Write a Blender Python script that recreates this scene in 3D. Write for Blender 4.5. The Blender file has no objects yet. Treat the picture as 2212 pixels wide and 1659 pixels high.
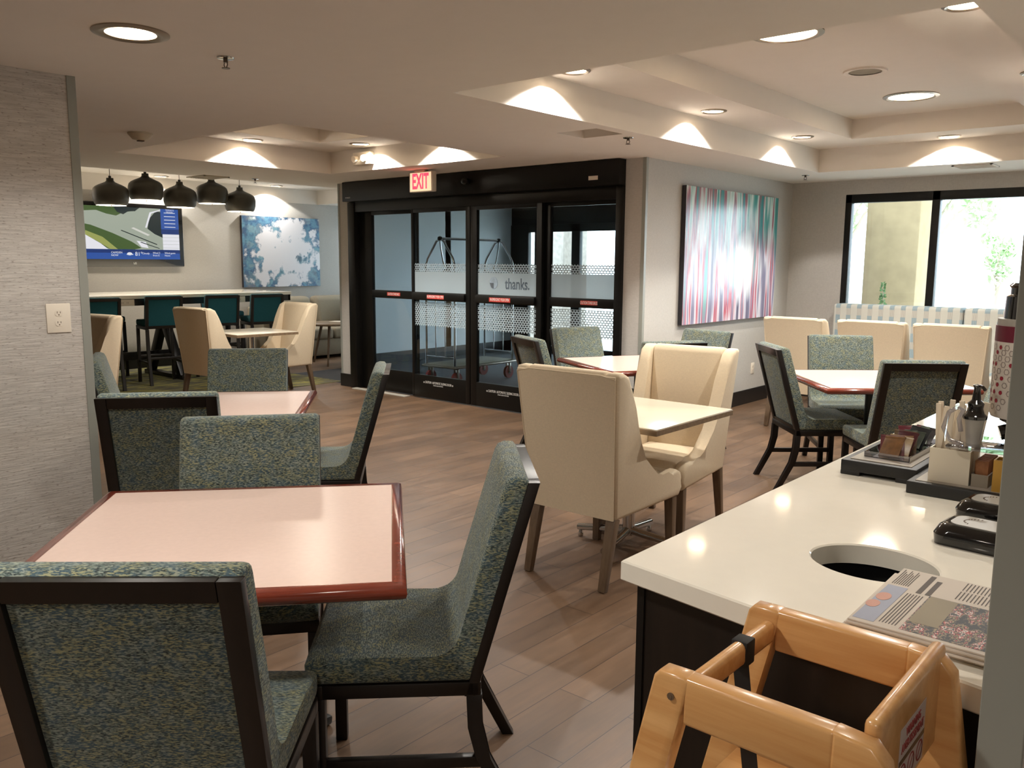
import bpy, bmesh, math, random
from mathutils import Vector, Matrix
PI = math.pi
random.seed(7)
scene = bpy.context.scene
COL = scene.collection

# ---------------------------------------------------------------- camera
F_PX, YAW, PITCH, ROLL, CAM_H = 1828.2, 0.710776, 0.14383, 0.00683, 1.5
cam_d = bpy.data.cameras.new('camera'); cam = bpy.data.objects.new('camera', cam_d); COL.objects.link(cam)
cam_d.sensor_width = 36.0; cam_d.lens = F_PX / 2212 * 36.0; cam_d.clip_start = 0.05; cam_d.clip_end = 200
_f = Vector((-math.sin(YAW), math.cos(YAW), 0)); _r = Vector((math.cos(YAW), math.sin(YAW), 0)); _u = Vector((0, 0, 1))
_f2 = _f * math.cos(PITCH) - _u * math.sin(PITCH); _u2 = _u * math.cos(PITCH) + _f * math.sin(PITCH)
_r3 = _r * math.cos(ROLL) + _u2 * math.sin(ROLL); _u3 = _u2 * math.cos(ROLL) - _r * math.sin(ROLL)
cam.matrix_world = Matrix(((_r3.x, _u3.x, -_f2.x, 0), (_r3.y, _u3.y, -_f2.y, 0), (_r3.z, _u3.z, -_f2.z, CAM_H), (0, 0, 0, 1)))
scene.camera = cam

# ---------------------------------------------------------------- world, exposure
world = bpy.data.worlds.new('world'); scene.world = world; world.use_nodes = True
bg = world.node_tree.nodes['Background']; bg.inputs[0].default_value = (0.80, 0.91, 1.0, 1); bg.inputs[1].default_value = 2.8
vs = scene.view_settings
vs.view_transform = 'Standard'; vs.look = 'None'; vs.gamma = 1.0; vs.use_curve_mapping = False
vs.exposure = 1.55
SPOT_W = 31.0       # small ledge downlights
DISC_W = 58.0       # larger downlights
WARM = (1.0, 0.965, 0.90)

# ---------------------------------------------------------------- room numbers
CZ, Z2, Z3 = 2.386, 2.605, 2.775
DW = 6.346          # door wall
XP = -3.97          # painting wall
YW = 9.425          # window wall
XT = -11.5          # television wall
T1 = (-3.30, -0.80, 3.33, 8.43); T1I = (-2.81, -1.31, 3.83, 7.90)
T2 = (-7.31, -4.90, 3.35, 5.59); T2I = (-6.84, -5.39, 3.82, 5.10)
T3 = (XT, -8.70, 1.2, 8.50)

# ---------------------------------------------------------------- helpers
def s2l(c):
    return tuple(((v/255)/12.92 if v/255 <= 0.04045 else ((v/255+0.055)/1.055)**2.4) for v in c)
class NT:
    def __init__(self, name):
        self.m = bpy.data.materials.new(name); self.m.use_nodes = True
        self.t = self.m.node_tree; self.n = self.t.nodes; self.p = self.n['Principled BSDF']
    def add(self, kind, **kw):
        n = self.n.new(kind)
        for k, v in kw.items(): setattr(n, k, v)
        return n
    def link(self, a, b): self.t.links.new(a, b)
    def math(self, op, a, b=None, c=None):
        n = self.n.new('ShaderNodeMath'); n.operation = op
        for i, v in enumerate((a, b, c)):
            if v is None: continue
            if isinstance(v, (int, float)): n.inputs[i].default_value = v
            else: self.link(v, n.inputs[i])
        return n.outputs[0]
    def coords(self, scale=(1, 1, 1), rot=(0, 0, 0), loc=(0, 0, 0), kind='Object'):
        tc = self.add('ShaderNodeTexCoord'); mp = self.add('ShaderNodeMapping')
        mp.inputs['Scale'].default_value = scale; mp.inputs['Rotation'].default_value = rot; mp.inputs['Location'].default_value = loc
        self.link(tc.outputs[kind], mp.inputs[0]); return mp.outputs[0]
    def noise(self, vec, scale=1, detail=2, rough=.5):
        n = self.add('ShaderNodeTexNoise'); n.inputs['Scale'].default_value = scale; n.inputs['Detail'].default_value = detail
        n.inputs['Roughness'].default_value = rough; self.link(vec, n.inputs['Vector']); return n.outputs['Fac']
    def ramp(self, fac, stops, interp='LINEAR'):
        r = self.add('ShaderNodeValToRGB'); r.color_ramp.interpolation = interp
        el = r.color_ramp.elements
        while len(el) > 1: el.remove(el[-1])
        el[0].position = stops[0][0]; el[0].color = (*stops[0][1][:3], 1)
        for p, c in stops[1:]:
            e = el.new(p); e.color = (*c[:3], 1)
        self.link(fac, r.inputs[0]); return r.outputs[0]
    def mix(self, fac, a, b, mode='MIX'):
        m = self.add('ShaderNodeMix'); m.data_type = 'RGBA'; m.blend_type = mode
        for s, v in ((m.inputs[0], fac), (m.inputs[6], a), (m.inputs[7], b)):
            if isinstance(v, (int, float)): s.default_value = v
            elif isinstance(v, tuple): s.default_value = (*v[:3], 1)
            else: self.link(v, s)
        return m.outputs[2]
    def color(self, c):
        if isinstance(c, tuple): self.p.inputs['Base Color'].default_value = (*c[:3], 1)
        else: self.link(c, self.p.inputs['Base Color'])
    def bump(self, h, strength=.3, dist=.002):
        b = self.add('ShaderNodeBump'); b.inputs['Strength'].default_value = strength; b.inputs['Distance'].default_value = dist
        self.link(h, b.inputs['Height']); self.link(b.outputs[0], self.p.inputs['Normal'])
def mat(name, rgb, rough=.5, metal=0., coat=0., var=.06, vscale=8, emit=None, es=1., spec=None, bump=0, bscale=200):
    t = NT(name); c = s2l(rgb)
    t.p.inputs['Roughness'].default_value = rough; t.p.inputs['Metallic'].default_value = metal
    if spec is not None: t.p.inputs['Specular IOR Level'].default_value = spec
    if coat: t.p.inputs['Coat Weight'].default_value = coat; t.p.inputs['Coat Roughness'].default_value = .08
    if var:
        n = t.noise(t.coords(), vscale, 3)
        t.color(t.ramp(n, [(.3, tuple(v*(1-var) for v in c)), (.7, tuple(min(1, v*(1+var)) for v in c))]))
    else: t.color(c)
    if bump: t.bump(t.noise(t.coords(), bscale, 3), bump, .001)
    if emit:
        t.p.inputs['Emission Color'].default_value = (*s2l(emit), 1); t.p.inputs['Emission Strength'].default_value = es
    return t.m
def wood(name, c1, c2, rough=.35, axis='z', coat=.3, scale=1.):
    t = NT(name); sc = {'x': (3, 40, 40), 'y': (40, 3, 40), 'z': (40, 40, 3)}[axis]
    v = t.coords(tuple(s*scale for s in sc)); n = t.noise(v, 1, 5, .6)
    t.color(t.ramp(n, [(.3, s2l(c1)), (.7, s2l(c2))])); t.p.inputs['Roughness'].default_value = rough
    t.p.inputs['Coat Weight'].default_value = coat; t.p.inputs['Coat Roughness'].default_value = .15
    t.bump(n, .1, .001); return t.m

# -- materials
def m_green():
    t = NT('woven_green_fabric')
    tc = t.add('ShaderNodeTexCoord'); sp = t.add('ShaderNodeSeparateXYZ'); t.link(tc.outputs['Normal'], sp.inputs[0])
    side = t.math('GREATER_THAN', t.math('ABSOLUTE', sp.outputs[0]), .7)
    def dash(k, f, loc):
        return t.mix(side, t.noise(t.coords((k, f, f), loc=loc), 1, 1), t.noise(t.coords((f, k, f), loc=loc), 1, 1))
    a = dash(105, 400, (0, 0, 0)); b = dash(160, 400, (5, 3, 1)); big = t.noise(t.coords(), 36, 2); big2 = t.noise(t.coords(loc=(3, 3, 3)), 22, 2)
    base = t.ramp(b, [(.36, s2l((40, 48, 48))), (.50, s2l((72, 86, 84))), (.62, s2l((98, 112, 104)))])
    teal = t.mix(t.ramp(big, [(.48, (0, 0, 0)), (.60, (.65, .65, .65))]), base, s2l((60, 84, 98)))
    dc = t.mix(t.ramp(big2, [(.42, (0, 0, 0)), (.58, (1, 1, 1))]), s2l((146, 154, 142)), s2l((158, 156, 118)))
    f = t.ramp(a, [(.50, (0, 0, 0)), (.58, (1, 1, 1))])
    t.color(t.mix(t.math('MULTIPLY', f, .8), teal, dc)); t.p.inputs['Roughness'].default_value = .9
    t.p.inputs['Sheen Weight'].default_value = .15
    t.bump(a, .5, .002); return t.m
def m_linen(name, rgb, sc=500, var=.10, rough=.9, bump=.15):
    t = NT(name); c = s2l(rgb)
    a = t.noise(t.coords((sc*.15, sc*.15, sc)), 1, 2); b = t.noise(t.coords((sc, sc, sc*.15)), 1, 2)
    f = t.math('MULTIPLY', t.math('ADD', a, b), .5)
    t.color(t.ramp(f, [(.38, tuple(v*(1-var) for v in c)), (.62, tuple(min(1, v*(1+var)) for v in c))]))
    t.p.inputs['Roughness'].default_value = rough; t.bump(f, bump, .001); return t.m
def m_stripe_wall():
    t = NT('ribbed_wallpaper')
    a = t.noise(t.coords((9, 9, 150)), 1, 3, .6); d = t.noise(t.coords((40, 40, 190)), 1, 2)
    dash = t.ramp(d, [(.60, (0, 0, 0)), (.70, (1, 1, 1))])
    base = t.ramp(a, [(.3, s2l((176, 170, 163))), (.7, s2l((208, 202, 195)))])
    t.color(t.mix(dash, base, s2l((150, 140, 132)))); t.p.inputs['Roughness'].default_value = .85
    t.bump(a, .6, .004); return t.m
def m_floor():
    t = NT('wood_plank_floor')
    v = t.coords((1, 1, 1), rot=(0, 0, PI/2))
    br = t.add('ShaderNodeTexBrick'); br.offset = .37; br.offset_frequency = 2
    br.inputs['Scale'].default_value = 1; br.inputs['Brick Width'].default_value = .95; br.inputs['Row Height'].default_value = .142
    br.inputs['Mortar Size'].default_value = .0016; br.inputs['Mortar Smooth'].default_value = .2; br.inputs['Bias'].default_value = -.1
    br.inputs['Color1'].default_value = (*s2l((124, 98, 76)), 1); br.inputs['Color2'].default_value = (*s2l((104, 81, 62)), 1)
    br.inputs['Mortar'].default_value = (*s2l((52, 38, 32)), 1)
    t.link(v, br.inputs['Vector'])
    g = t.noise(t.coords((30, 2.2, 1)), 1, 5, .65); bl = t.noise(t.coords((5, 2.5, 1)), 1, 3)
    gr = t.ramp(g, [(.3, (.80, .78, .76)), (.7, (1.1, 1.1, 1.1))]); b2 = t.ramp(bl, [(.3, (.82, .82, .82)), (.7, (1.12, 1.1, 1.08))])
    c = t.mix(1., t.mix(1., br.outputs['Color'], gr, 'MULTIPLY'), b2, 'MULTIPLY')
    t.color(c); r = t.ramp(g, [(.3, (.36, .36, .36)), (.7, (.5, .5, .5))]); t.link(r, t.p.inputs['Roughness'])
    t.bump(t.math('ADD', t.math('MULTIPLY', g, .4), t.math('MULTIPLY', br.outputs['Fac'], -1)), .25, .002); return t.m
def m_carpet():
    t = NT('lounge_carpet'); n = t.noise(t.coords((9, 3, 1)), 1, 4, .6)
    t.color(t.ramp(n, [(.35, s2l((92, 88, 78))), (.5, s2l((120, 116, 84))), (.6, s2l((168, 160, 88))), (.7, s2l((110, 104, 84)))]))
    t.p.inputs['Roughness'].default_value = 1.; t.bump(t.noise(t.coords(), 300, 2), .5, .004); return t.m
def m_glass(name='clear_glass', tint=(.93, .97, .98), refl=1.0):
    t = NT(name); n = t.n; n.remove(t.p); out = n['Material Output']
    tr = t.add('ShaderNodeBsdfTransparent'); tr.inputs[0].default_value = (*tint, 1)
    gl = t.add('ShaderNodeBsdfGlossy'); gl.inputs['Roughness'].default_value = .01
    fr = t.add('ShaderNodeFresnel'); ge = t.add('ShaderNodeNewGeometry'); t.link(t.math('SUBTRACT', 1.45, t.math('MULTIPLY', ge.outputs['Backfacing'], .7603)), fr.inputs[0])
    mx = t.add('ShaderNodeMixShader'); t.link(t.math('MULTIPLY', fr.outputs[0], refl), mx.inputs[0]); t.link(tr.outputs[0], mx.inputs[1]); t.link(gl.outputs[0], mx.inputs[2])
    t.link(mx.outputs[0], out.inputs[0]); return t.m
def m_film(dots):
    t = NT('frosted_film_dots' if dots else 'frosted_film'); n = t.n; n.remove(t.p); out = n['Material Output']
    d = t.add('ShaderNodeBsdfDiffuse'); d.inputs[0].default_value = (.62, .68, .70, 1)
    tl = t.add('ShaderNodeBsdfTranslucent'); tl.inputs[0].default_value = (.75, .82, .85, 1)
    m1 = t.add('ShaderNodeMixShader'); m1.inputs[0].default_value = .55; t.link(d.outputs[0], m1.inputs[1]); t.link(tl.outputs[0], m1.inputs[2])
    tr = t.add('ShaderNodeBsdfTransparent'); m2 = t.add('ShaderNodeMixShader')
    if dots:
        tc = t.add('ShaderNodeTexCoord'); sp = t.add('ShaderNodeSeparateXYZ'); t.link(tc.outputs['Object'], sp.inputs[0])
        v = t.math('DIVIDE', sp.outputs[2], .0215); row = t.math('FLOOR', v)
        half = t.math('MULTIPLY', t.math('MODULO', t.math('ABSOLUTE', row), 2.), .5)
        u = t.math('ADD', t.math('DIVIDE', sp.outputs[0], .034), half)
        fu = t.math('SUBTRACT', t.math('FRACT', u), .5); fv = t.math('SUBTRACT', t.math('FRACT', v), .5)
        r = t.math('ADD', t.math('POWER', t.math('MULTIPLY', fu, 2.0), 2.), t.math('POWER', t.math('MULTIPLY', fv, 2.1), 2.))
        hole = t.math('LESS_THAN', r, .55)
        t.link(t.math('MAXIMUM', hole, .12), m2.inputs[0])
    else: m2.inputs[0].default_value = .2
    t.link(m1.outputs[0], m2.inputs[1]); t.link(tr.outputs[0], m2.inputs[2]); t.link(m2.outputs[0], out.inputs[0]); return t.m
def m_streak_painting():
    t = NT('streaked_canvas_paint')
    v = t.coords(kind='Generated'); sp = t.add('ShaderNodeSeparateXYZ'); t.link(v, sp.inputs[0]); y, z = sp.outputs[1], sp.outputs[2]
    a = t.noise(t.coords((1, 9, .45), kind='Generated'), 1, 4, .6); b = t.noise(t.coords((1, 17, .7), loc=(3, 7, 2), kind='Generated'), 1, 3, .5)
    c = t.noise(t.coords((1, 8, 1.2), loc=(9, 1, 4), kind='Generated'), 1, 2)
    top = t.ramp(a, [(.32, s2l((24, 104, 106))), (.44, s2l((70, 146, 140))), (.50, s2l((206, 220, 214))), (.54, s2l((150, 78, 90))), (.60, s2l((60, 140, 140))), (.70, s2l((30, 110, 116)))])
    bot = t.ramp(b, [(.32, s2l((84, 82, 104))), (.44, s2l((140, 136, 162))), (.50, s2l((222, 220, 230))), (.56, s2l((186, 84, 100))), (.62, s2l((150, 140, 166))), (.70, s2l((110, 180, 168)))])
    f = t.ramp(t.math('ADD', z, t.math('MULTIPLY', t.math('SUBTRACT', c, .5), .7)), [(.45, (0, 0, 0)), (.78, (1, 1, 1))])
    col = t.mix(f, bot, top)
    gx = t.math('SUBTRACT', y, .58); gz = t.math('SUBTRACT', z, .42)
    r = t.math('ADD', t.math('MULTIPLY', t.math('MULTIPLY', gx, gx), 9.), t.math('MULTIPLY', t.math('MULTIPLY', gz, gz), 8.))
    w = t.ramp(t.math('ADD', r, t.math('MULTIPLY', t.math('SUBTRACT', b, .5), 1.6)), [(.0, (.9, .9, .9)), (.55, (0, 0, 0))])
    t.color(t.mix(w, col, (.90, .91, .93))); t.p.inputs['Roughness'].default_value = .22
    return t.m
def m_blot_painting():
    t = NT('blotted_canvas_paint')
    v = t.coords(kind='Generated'); sp = t.add('ShaderNodeSeparateXYZ'); t.link(v, sp.inputs[0]); y, z = sp.outputs[1], sp.outputs[2]
    vo = t.add('ShaderNodeTexVoronoi'); vo.inputs['Scale'].default_value = 9; vo.inputs['Randomness'].default_value = 1
    nv = t.coords((1, 1.3, 1), kind='Generated'); t.link(nv, vo.inputs['Vector'])
    n = t.noise(nv, 4, 5, .6)
    gx = t.math('SUBTRACT', y, .56); gz = t.math('SUBTRACT', z, .48)
    r = t.math('SQRT', t.math('ADD', t.math('MULTIPLY', gx, gx), t.math('MULTIPLY', gz, gz)))
    f = t.math('ADD', t.math('MULTIPLY', r, .95), t.math('MULTIPLY', t.math('SUBTRACT', n, .5), 1.9))
    sepc = t.add('ShaderNodeSeparateColor'); t.link(vo.outputs['Color'], sepc.inputs[0])
    blot = t.ramp(sepc.outputs[0], [(0, s2l((44, 74, 112))), (.3, s2l((84, 128, 160))), (.5, s2l((62, 84, 108))), (.72, s2l((150, 196, 200))), (.9, s2l((150, 144, 136)))])
    smooth = t.ramp(n, [(.35, s2l((150, 146, 140))), (.5, s2l((62, 96, 134))), (.58, s2l((110, 158, 182))), (.7, s2l((54, 74, 104)))])
    bl = t.mix(.7, blot, smooth)
    t.color(t.mix(t.ramp(f, [(.34, (0, 0, 0)), (.46, (1, 1, 1))]), s2l((224, 224, 230)), bl)); t.p.inputs['Roughness'].default_value = .4
    return t.m
def m_bench():
    t = NT('banquette_stripe_fabric'); tc = t.add('ShaderNodeTexCoord'); sp = t.add('ShaderNodeSeparateXYZ'); t.link(tc.outputs['Object'], sp.inputs[0])
    x, z = sp.outputs[0], sp.outputs[2]
    u = t.math('FRACT', t.math('DIVIDE', x, .11)); st = t.math('MULTIPLY', t.math('GREATER_THAN', u, .58), 1.)
    lines = t.math('GREATER_THAN', t.math('FRACT', t.math('MULTIPLY', u, 14.)), .66)
    seg = t.math('LESS_THAN', t.math('FRACT', t.math('DIVIDE', z, .16)), .45)
    base = t.mix(t.noise(t.coords(), 6, 2), s2l((186, 188, 180)), s2l((202, 198, 188)))
    blue = t.mix(t.math('MULTIPLY', st, t.math('SUBTRACT', 1., seg)), base, s2l((150, 174, 184)))
    t.color(t.mix(t.math('MULTIPLY', t.math('MULTIPLY', st, lines), .7), blue, s2l((120, 104, 98)))); t.p.inputs['Roughness'].default_value = .7
    return t.m
def m_leaf(): return mat('tree_leaf', (158, 184, 132), .6, var=.3, vscale=3)
M = dict(
 green=m_green(), dark=wood('espresso_wood', (11, 7, 6), (22, 14, 11), .4, coat=.08), black=mat('black_metal', (20, 19, 18), .35),
 frame=mat('dark_bronze_aluminium', (17, 16, 14), .4, .1, spec=.35), laminate=mat('pink_beige_laminate', (228, 202, 190), .26, var=.02, vscale=60),
 cherry=wood('cherry_edge', (92, 34, 22), (140, 58, 38), .18, 'x', .8), cream=m_linen('cream_upholstery', (218, 200, 172), 420, .05),
 taupe=wood('taupe_wood', (84, 66, 50), (112, 92, 72), .4), chrome=mat('chrome', (200, 200, 200), .12, 1., var=0),
 white=mat('white_laminate', (222, 212, 192), .2, var=.01), edge=wood('greyed_oak_edge', (112, 92, 70), (140, 118, 92), .4, 'x'),
 wall=m_linen('grey_linen_wallpaper', (188, 184, 178), 260, .06), rib=m_stripe_wall(), guard=mat('corner_guard', (150, 152, 144), .35, var=.01),
 ceil=mat('ceiling_paint', (226, 219, 210), .9, var=.01), base=mat('black_baseboard', (30, 28, 27), .4), floor=m_floor(), carpet=m_carpet(),
 glass=m_glass(), clear=m_glass('clear_plastic', (.78, .79, .86), 4.0), film=m_film(False), dots=m_film(True), teal=m_linen('teal_fabric', (22, 84, 94), 400, .12),
 quartz=mat('white_quartz', (246, 241, 228), .07, var=.01, vscale=30), cab=wood('dark_cabinet_wood', (22, 16, 12), (34, 25, 19), .45, coat=.08),
 beech=wood('honey_beech', (204, 146, 86), (228, 178, 118), .28, 'x', .5, 1.), steel=mat('brushed_trim', (150, 140, 128), .3, .8), lens=mat('lamp_diffuser', (255, 244, 225), .4, var=0, emit=(255, 226, 186), es=9.),
 offwhite=mat('offwhite_plastic', (232, 222, 206), .35, var=.01), slot=mat('socket_slot', (96, 76, 60), .6, var=0), red=mat('exit_red', (230, 40, 52), .4, var=0, emit=(255, 40, 60), es=1.2),
 exitface=mat('exit_sign_face', (240, 226, 190), .4, var=0, emit=(255, 232, 190), es=.25), gbase=mat('dark_mat_floor', (62, 64, 70), .8, bump=.3), stucco=mat('grey_stucco', (164, 152, 142), .95, var=.18, vscale=14, bump=.8, bscale=60),
 tanst=mat('tan_stucco', (176, 156, 122), .95, var=.08, vscale=7, bump=.5, bscale=60), vwall=mat('vestibule_wall_paint', (222, 228, 232), .8, var=.01), pave=mat('pale_concrete', (206, 204, 198), .9, var=.05),
 pendant=mat('pewter_pendant_enamel', (62, 58, 50), .42, .4), pwhite=mat('pendant_inside', (255, 250, 240), .5, var=0, emit=(255, 240, 214), es=2.2), sofa=m_linen('olive_grey_sofa', (140, 130, 112), 300, .08),
 bench=m_bench(), streak=m_streak_painting(), blot=m_blot_painting(), canvas=mat('canvas_edge', (120, 112, 100), .7), canvasd=mat('dark_canvas_edge', (46, 44, 50), .7), redw=mat('red_caster', (128, 34, 30), .4), gcarpet=mat('cart_carpet', (126, 122, 112), .95, bump=.4),
 label=mat('red_sticker', (196, 62, 52), .5, var=0), wtxt=mat('white_lettering', (228, 226, 222), .5, var=0), grey=mat('grey_plastic', (170, 166, 158), .4), gloss=mat('gloss_black_plastic', (14, 13, 13), .08, coat=.6),
 paper=mat('newsprint', (206, 196, 184), .8, var=.03), ink=mat('news_ink', (104, 97, 92), .8, var=0), leaf=m_leaf(), bark=mat('tree_bark', (150, 138, 120), .9), tray=mat('matte_black_tray', (26, 25, 24), .5), beige=mat('beige_insert', (150, 140, 124), .5),
 wood2=mat('thin_wood', (160, 112, 74), .6), maroon=mat('maroon_band', (110, 30, 52), .4, var=0), hub=mat('speaker_grille', (140, 130, 112), .7), trashdark=mat('trash_liner_dark', (8, 8, 8), .9, var=0), sens=mat('sensor_black', (14, 14, 14), .3, var=0),
 leather=mat('black_strap', (22, 21, 20), .7), smoke=mat('detector_plastic', (196, 184, 160), .5), brass=mat('sprinkler_metal', (90, 80, 72), .3, .8), thr=mat('threshold_metal', (196, 190, 178), .5, .2),
)

class MB:
    def __init__(self): self.bm = bmesh.new(); self.mi = 0
    def _tag(self, faces):
        for f in faces: f.material_index = self.mi
    def poly(self, vs, faces):
        v = [self.bm.verts.new(p) for p in vs]; out = []
        for f in faces: out.append(self.bm.faces.new([v[i] for i in f]))
        self._tag(out); return v, out
    def bevel(self, faces, w, seg=2):
        if w <= 0: return
        edges = list({e for f in faces for e in f.edges})
        r = bmesh.ops.bevel(self.bm, geom=edges, offset=w, segments=seg, affect='EDGES', profile=.5, clamp_overlap=True)
        for f in r['faces']: f.material_index = self.mi
    def box(self, x0, x1, y0, y1, z0, z1, bev=0., seg=2):
        vs = [(x0, y0, z0), (x1, y0, z0), (x1, y1, z0), (x0, y1, z0), (x0, y0, z1), (x1, y0, z1), (x1, y1, z1), (x0, y1, z1)]
        v, f = self.poly(vs, [(3, 2, 1, 0), (4, 5, 6, 7), (0, 1, 5, 4), (1, 2, 6, 5), (2, 3, 7, 6), (3, 0, 4, 7)])
        self.bevel(f, bev, seg); return self
    def bar(self, p0, p1, w, d, up=(0, 0, 1), bev=0., w1=None, d1=None):
        p0, p1 = Vector(p0), Vector(p1); a = (p1-p0).normalized(); u = Vector(up); s = a.cross(u)
        if s.length < 1e-4: s = a.cross(Vector((1, 0, 0)))
        s.normalize(); u = s.cross(a).normalized(); w1 = w1 or w; d1 = d1 or d
        vs = []
        for p, ww, dd in ((p0, w, d), (p1, w1, d1)):
            for i, j in ((-1, -1), (1, -1), (1, 1), (-1, 1)): vs.append(p+s*i*ww/2+u*j*dd/2)
        v, f = self.poly(vs, [(0, 1, 2, 3), (7, 6, 5, 4), (0, 4, 5, 1), (1, 5, 6, 2), (2, 6, 7, 3), (3, 7, 4, 0)])
        self.bevel(f, bev); return self
    def prism(self, pts, axis, a0, a1, bev=0., seg=2):
        def P(p, a): return {'x': (a, p[0], p[1]), 'y': (p[0], a, p[1]), 'z': (p[0], p[1], a)}[axis]
        n = len(pts); vs = [P(p, a0) for p in pts]+[P(p, a1) for p in pts]
        fs = [tuple(range(n)), tuple(range(2*n-1, n-1, -1))]+[(i, i+n, (i+1) % n+n, (i+1) % n) for i in range(n)]
        v, f = self.poly(vs, fs)
        if bev > 0:
            caps = f[:2]; edges = list({e for c in caps for e in c.edges})
            r = bmesh.ops.bevel(self.bm, geom=edges, offset=bev, segments=seg, affect='EDGES', profile=.5, clamp_overlap=True)
            for q in r['faces']: q.material_index = self.mi
        return self
    def tube(self, path, r, seg=10, closed=False, r1=None):
        P = [Vector(p) for p in path]; n = len(P); rings = []; prev = None
        for i, p in enumerate(P):
            a = (P[(i+1) % n]-P[i-1]) if closed else (P[min(i+1, n-1)]-P[max(i-1, 0)])
            a.normalize()
            if prev is None:
                s = a.cross(Vector((0, 0, 1)));
                if s.length < 1e-3: s = a.cross(Vector((1, 0, 0)))
            else: s = prev-a*prev.dot(a)
            s.normalize(); prev = s.copy(); u = a.cross(s); rr = r if r1 is None else r+(r1-r)*i/(n-1)
            rings.append([self.bm.verts.new(p+(s*math.cos(t)+u*math.sin(t))*rr) for t in [2*PI*k/seg for k in range(seg)]])
        fs = []
        for i in range(n if closed else n-1):
            A, B = rings[i], rings[(i+1) % n]
            for k in range(seg): fs.append(self.bm.faces.new((A[k], A[(k+1) % seg], B[(k+1) % seg], B[k])))
        if not closed:
            fs.append(self.bm.faces.new(rings[0][::-1])); fs.append(self.bm.faces.new(rings[-1]))
        self._tag(fs); return self
    def cyl(self, p0, p1, r, seg=24, r1=None): return self.tube([p0, p1], r, seg, r1=r1)
    def lathe(self, prof, c=(0, 0, 0), seg=32, sx=1., sy=1., closed=False):
        rings = []
        for r, z in prof:
            if r < 1e-6: rings.append([self.bm.verts.new((c[0], c[1], c[2]+z))])
            else: rings.append([self.bm.verts.new((c[0]+r*sx*math.cos(2*PI*k/seg), c[1]+r*sy*math.sin(2*PI*k/seg), c[2]+z)) for k in range(seg)])
        fs = []
        for A, B in zip(rings, rings[1:]):
            for k in range(seg):
                k2 = (k+1) % seg
                if len(A) == 1 and len(B) == 1: continue
                if len(A) == 1: fs.append(self.bm.faces.new((A[0], B[k2], B[k])))
                elif len(B) == 1: fs.append(self.bm.faces.new((A[k], A[k2], B[0])))
                else: fs.append(self.bm.faces.new((A[k], A[k2], B[k2], B[k])))
        self._tag(fs); return self
    def warp(self, fn):
        for v in self.bm.verts: v.co = Vector(fn(v.co))
        return self
    def build(self, name, m, parent=None, smooth=True, loc=None, rz=0, ang=35):
        bmesh.ops.recalc_face_normals(self.bm, faces=self.bm.faces[:])
        me = bpy.data.meshes.new(name); self.bm.to_mesh(me); self.bm.free()
        for x in (m if isinstance(m, (list, tuple)) else [m]): me.materials.append(M[x] if isinstance(x, str) else x)
        if smooth:
            for p in me.polygons: p.use_smooth = True
            me.set_sharp_from_angle(angle=math.radians(ang))
        o = bpy.data.objects.new(name, me); COL.objects.link(o)
        if parent is not None: o.parent = parent
        if loc is not None: o.location = loc
        if rz: o.rotation_euler.z = rz
        return o
def tag(o, label, cat, group=None):
    o['label'] = label; o['category'] = cat
    if group: o['group'] = group
    return o
def struct(o): o['kind'] = 'structure'; return o
def thing(name, label, cat, loc=(0, 0, 0), rz=0, group=None):
    o = bpy.data.objects.new(name, None); COL.objects.link(o); o.empty_display_size = .1
    o.location = loc; o.rotation_euler = (0, 0, rz); return tag(o, label, cat, group)
KIDS = {}
def kids(o): return [c for c in COL.objects if c.parent == o]
def dup(o, loc=None, rz=None, label=None, parent=None, tree=None):
    c = o.copy(); COL.objects.link(c); c.parent = parent
    if loc is not None: c.location = loc
    if rz is not None: c.rotation_euler = (0, 0, rz)
    if label: c['label'] = label
    for ch in kids(o): dup(ch, parent=c)
    return c
def text(name, s, size, m, parent, loc, rot, ext=.0005, sx=1., align='CENTER', bold=0.):
    cu = bpy.data.curves.new(name, 'FONT'); cu.body = s; cu.size = size; cu.extrude = ext; cu.align_x = align; cu.align_y = 'CENTER'; cu.offset = bold
    cu.resolution_u = 3
    tmp = bpy.data.objects.new('tmp', cu); COL.objects.link(tmp); bpy.context.view_layer.update()
    me = bpy.data.meshes.new_from_object(tmp.evaluated_get(bpy.context.evaluated_depsgraph_get()))
    bpy.data.objects.remove(tmp); me.name = name
    for v in me.vertices: v.co.x *= sx
    me.materials.clear(); me.materials.append(M[m] if isinstance(m, str) else m)
    o = bpy.data.objects.new(name, me); COL.objects.link(o)
    if parent is not None: o.parent = parent
    o.location = loc; o.rotation_euler = rot; return o
def spot(parent, loc, watts, size_deg, blend=.15, r=.03, color=WARM):
    l = bpy.data.lights.new('lamp_light', 'SPOT'); l.energy = watts; l.spot_size = math.radians(size_deg); l.spot_blend = blend; l.shadow_soft_size = r; l.color = color
    o = bpy.data.objects.new('lamp_light', l); COL.objects.link(o); o.location = loc
    if parent is not None: o.parent = parent
    return o

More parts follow.
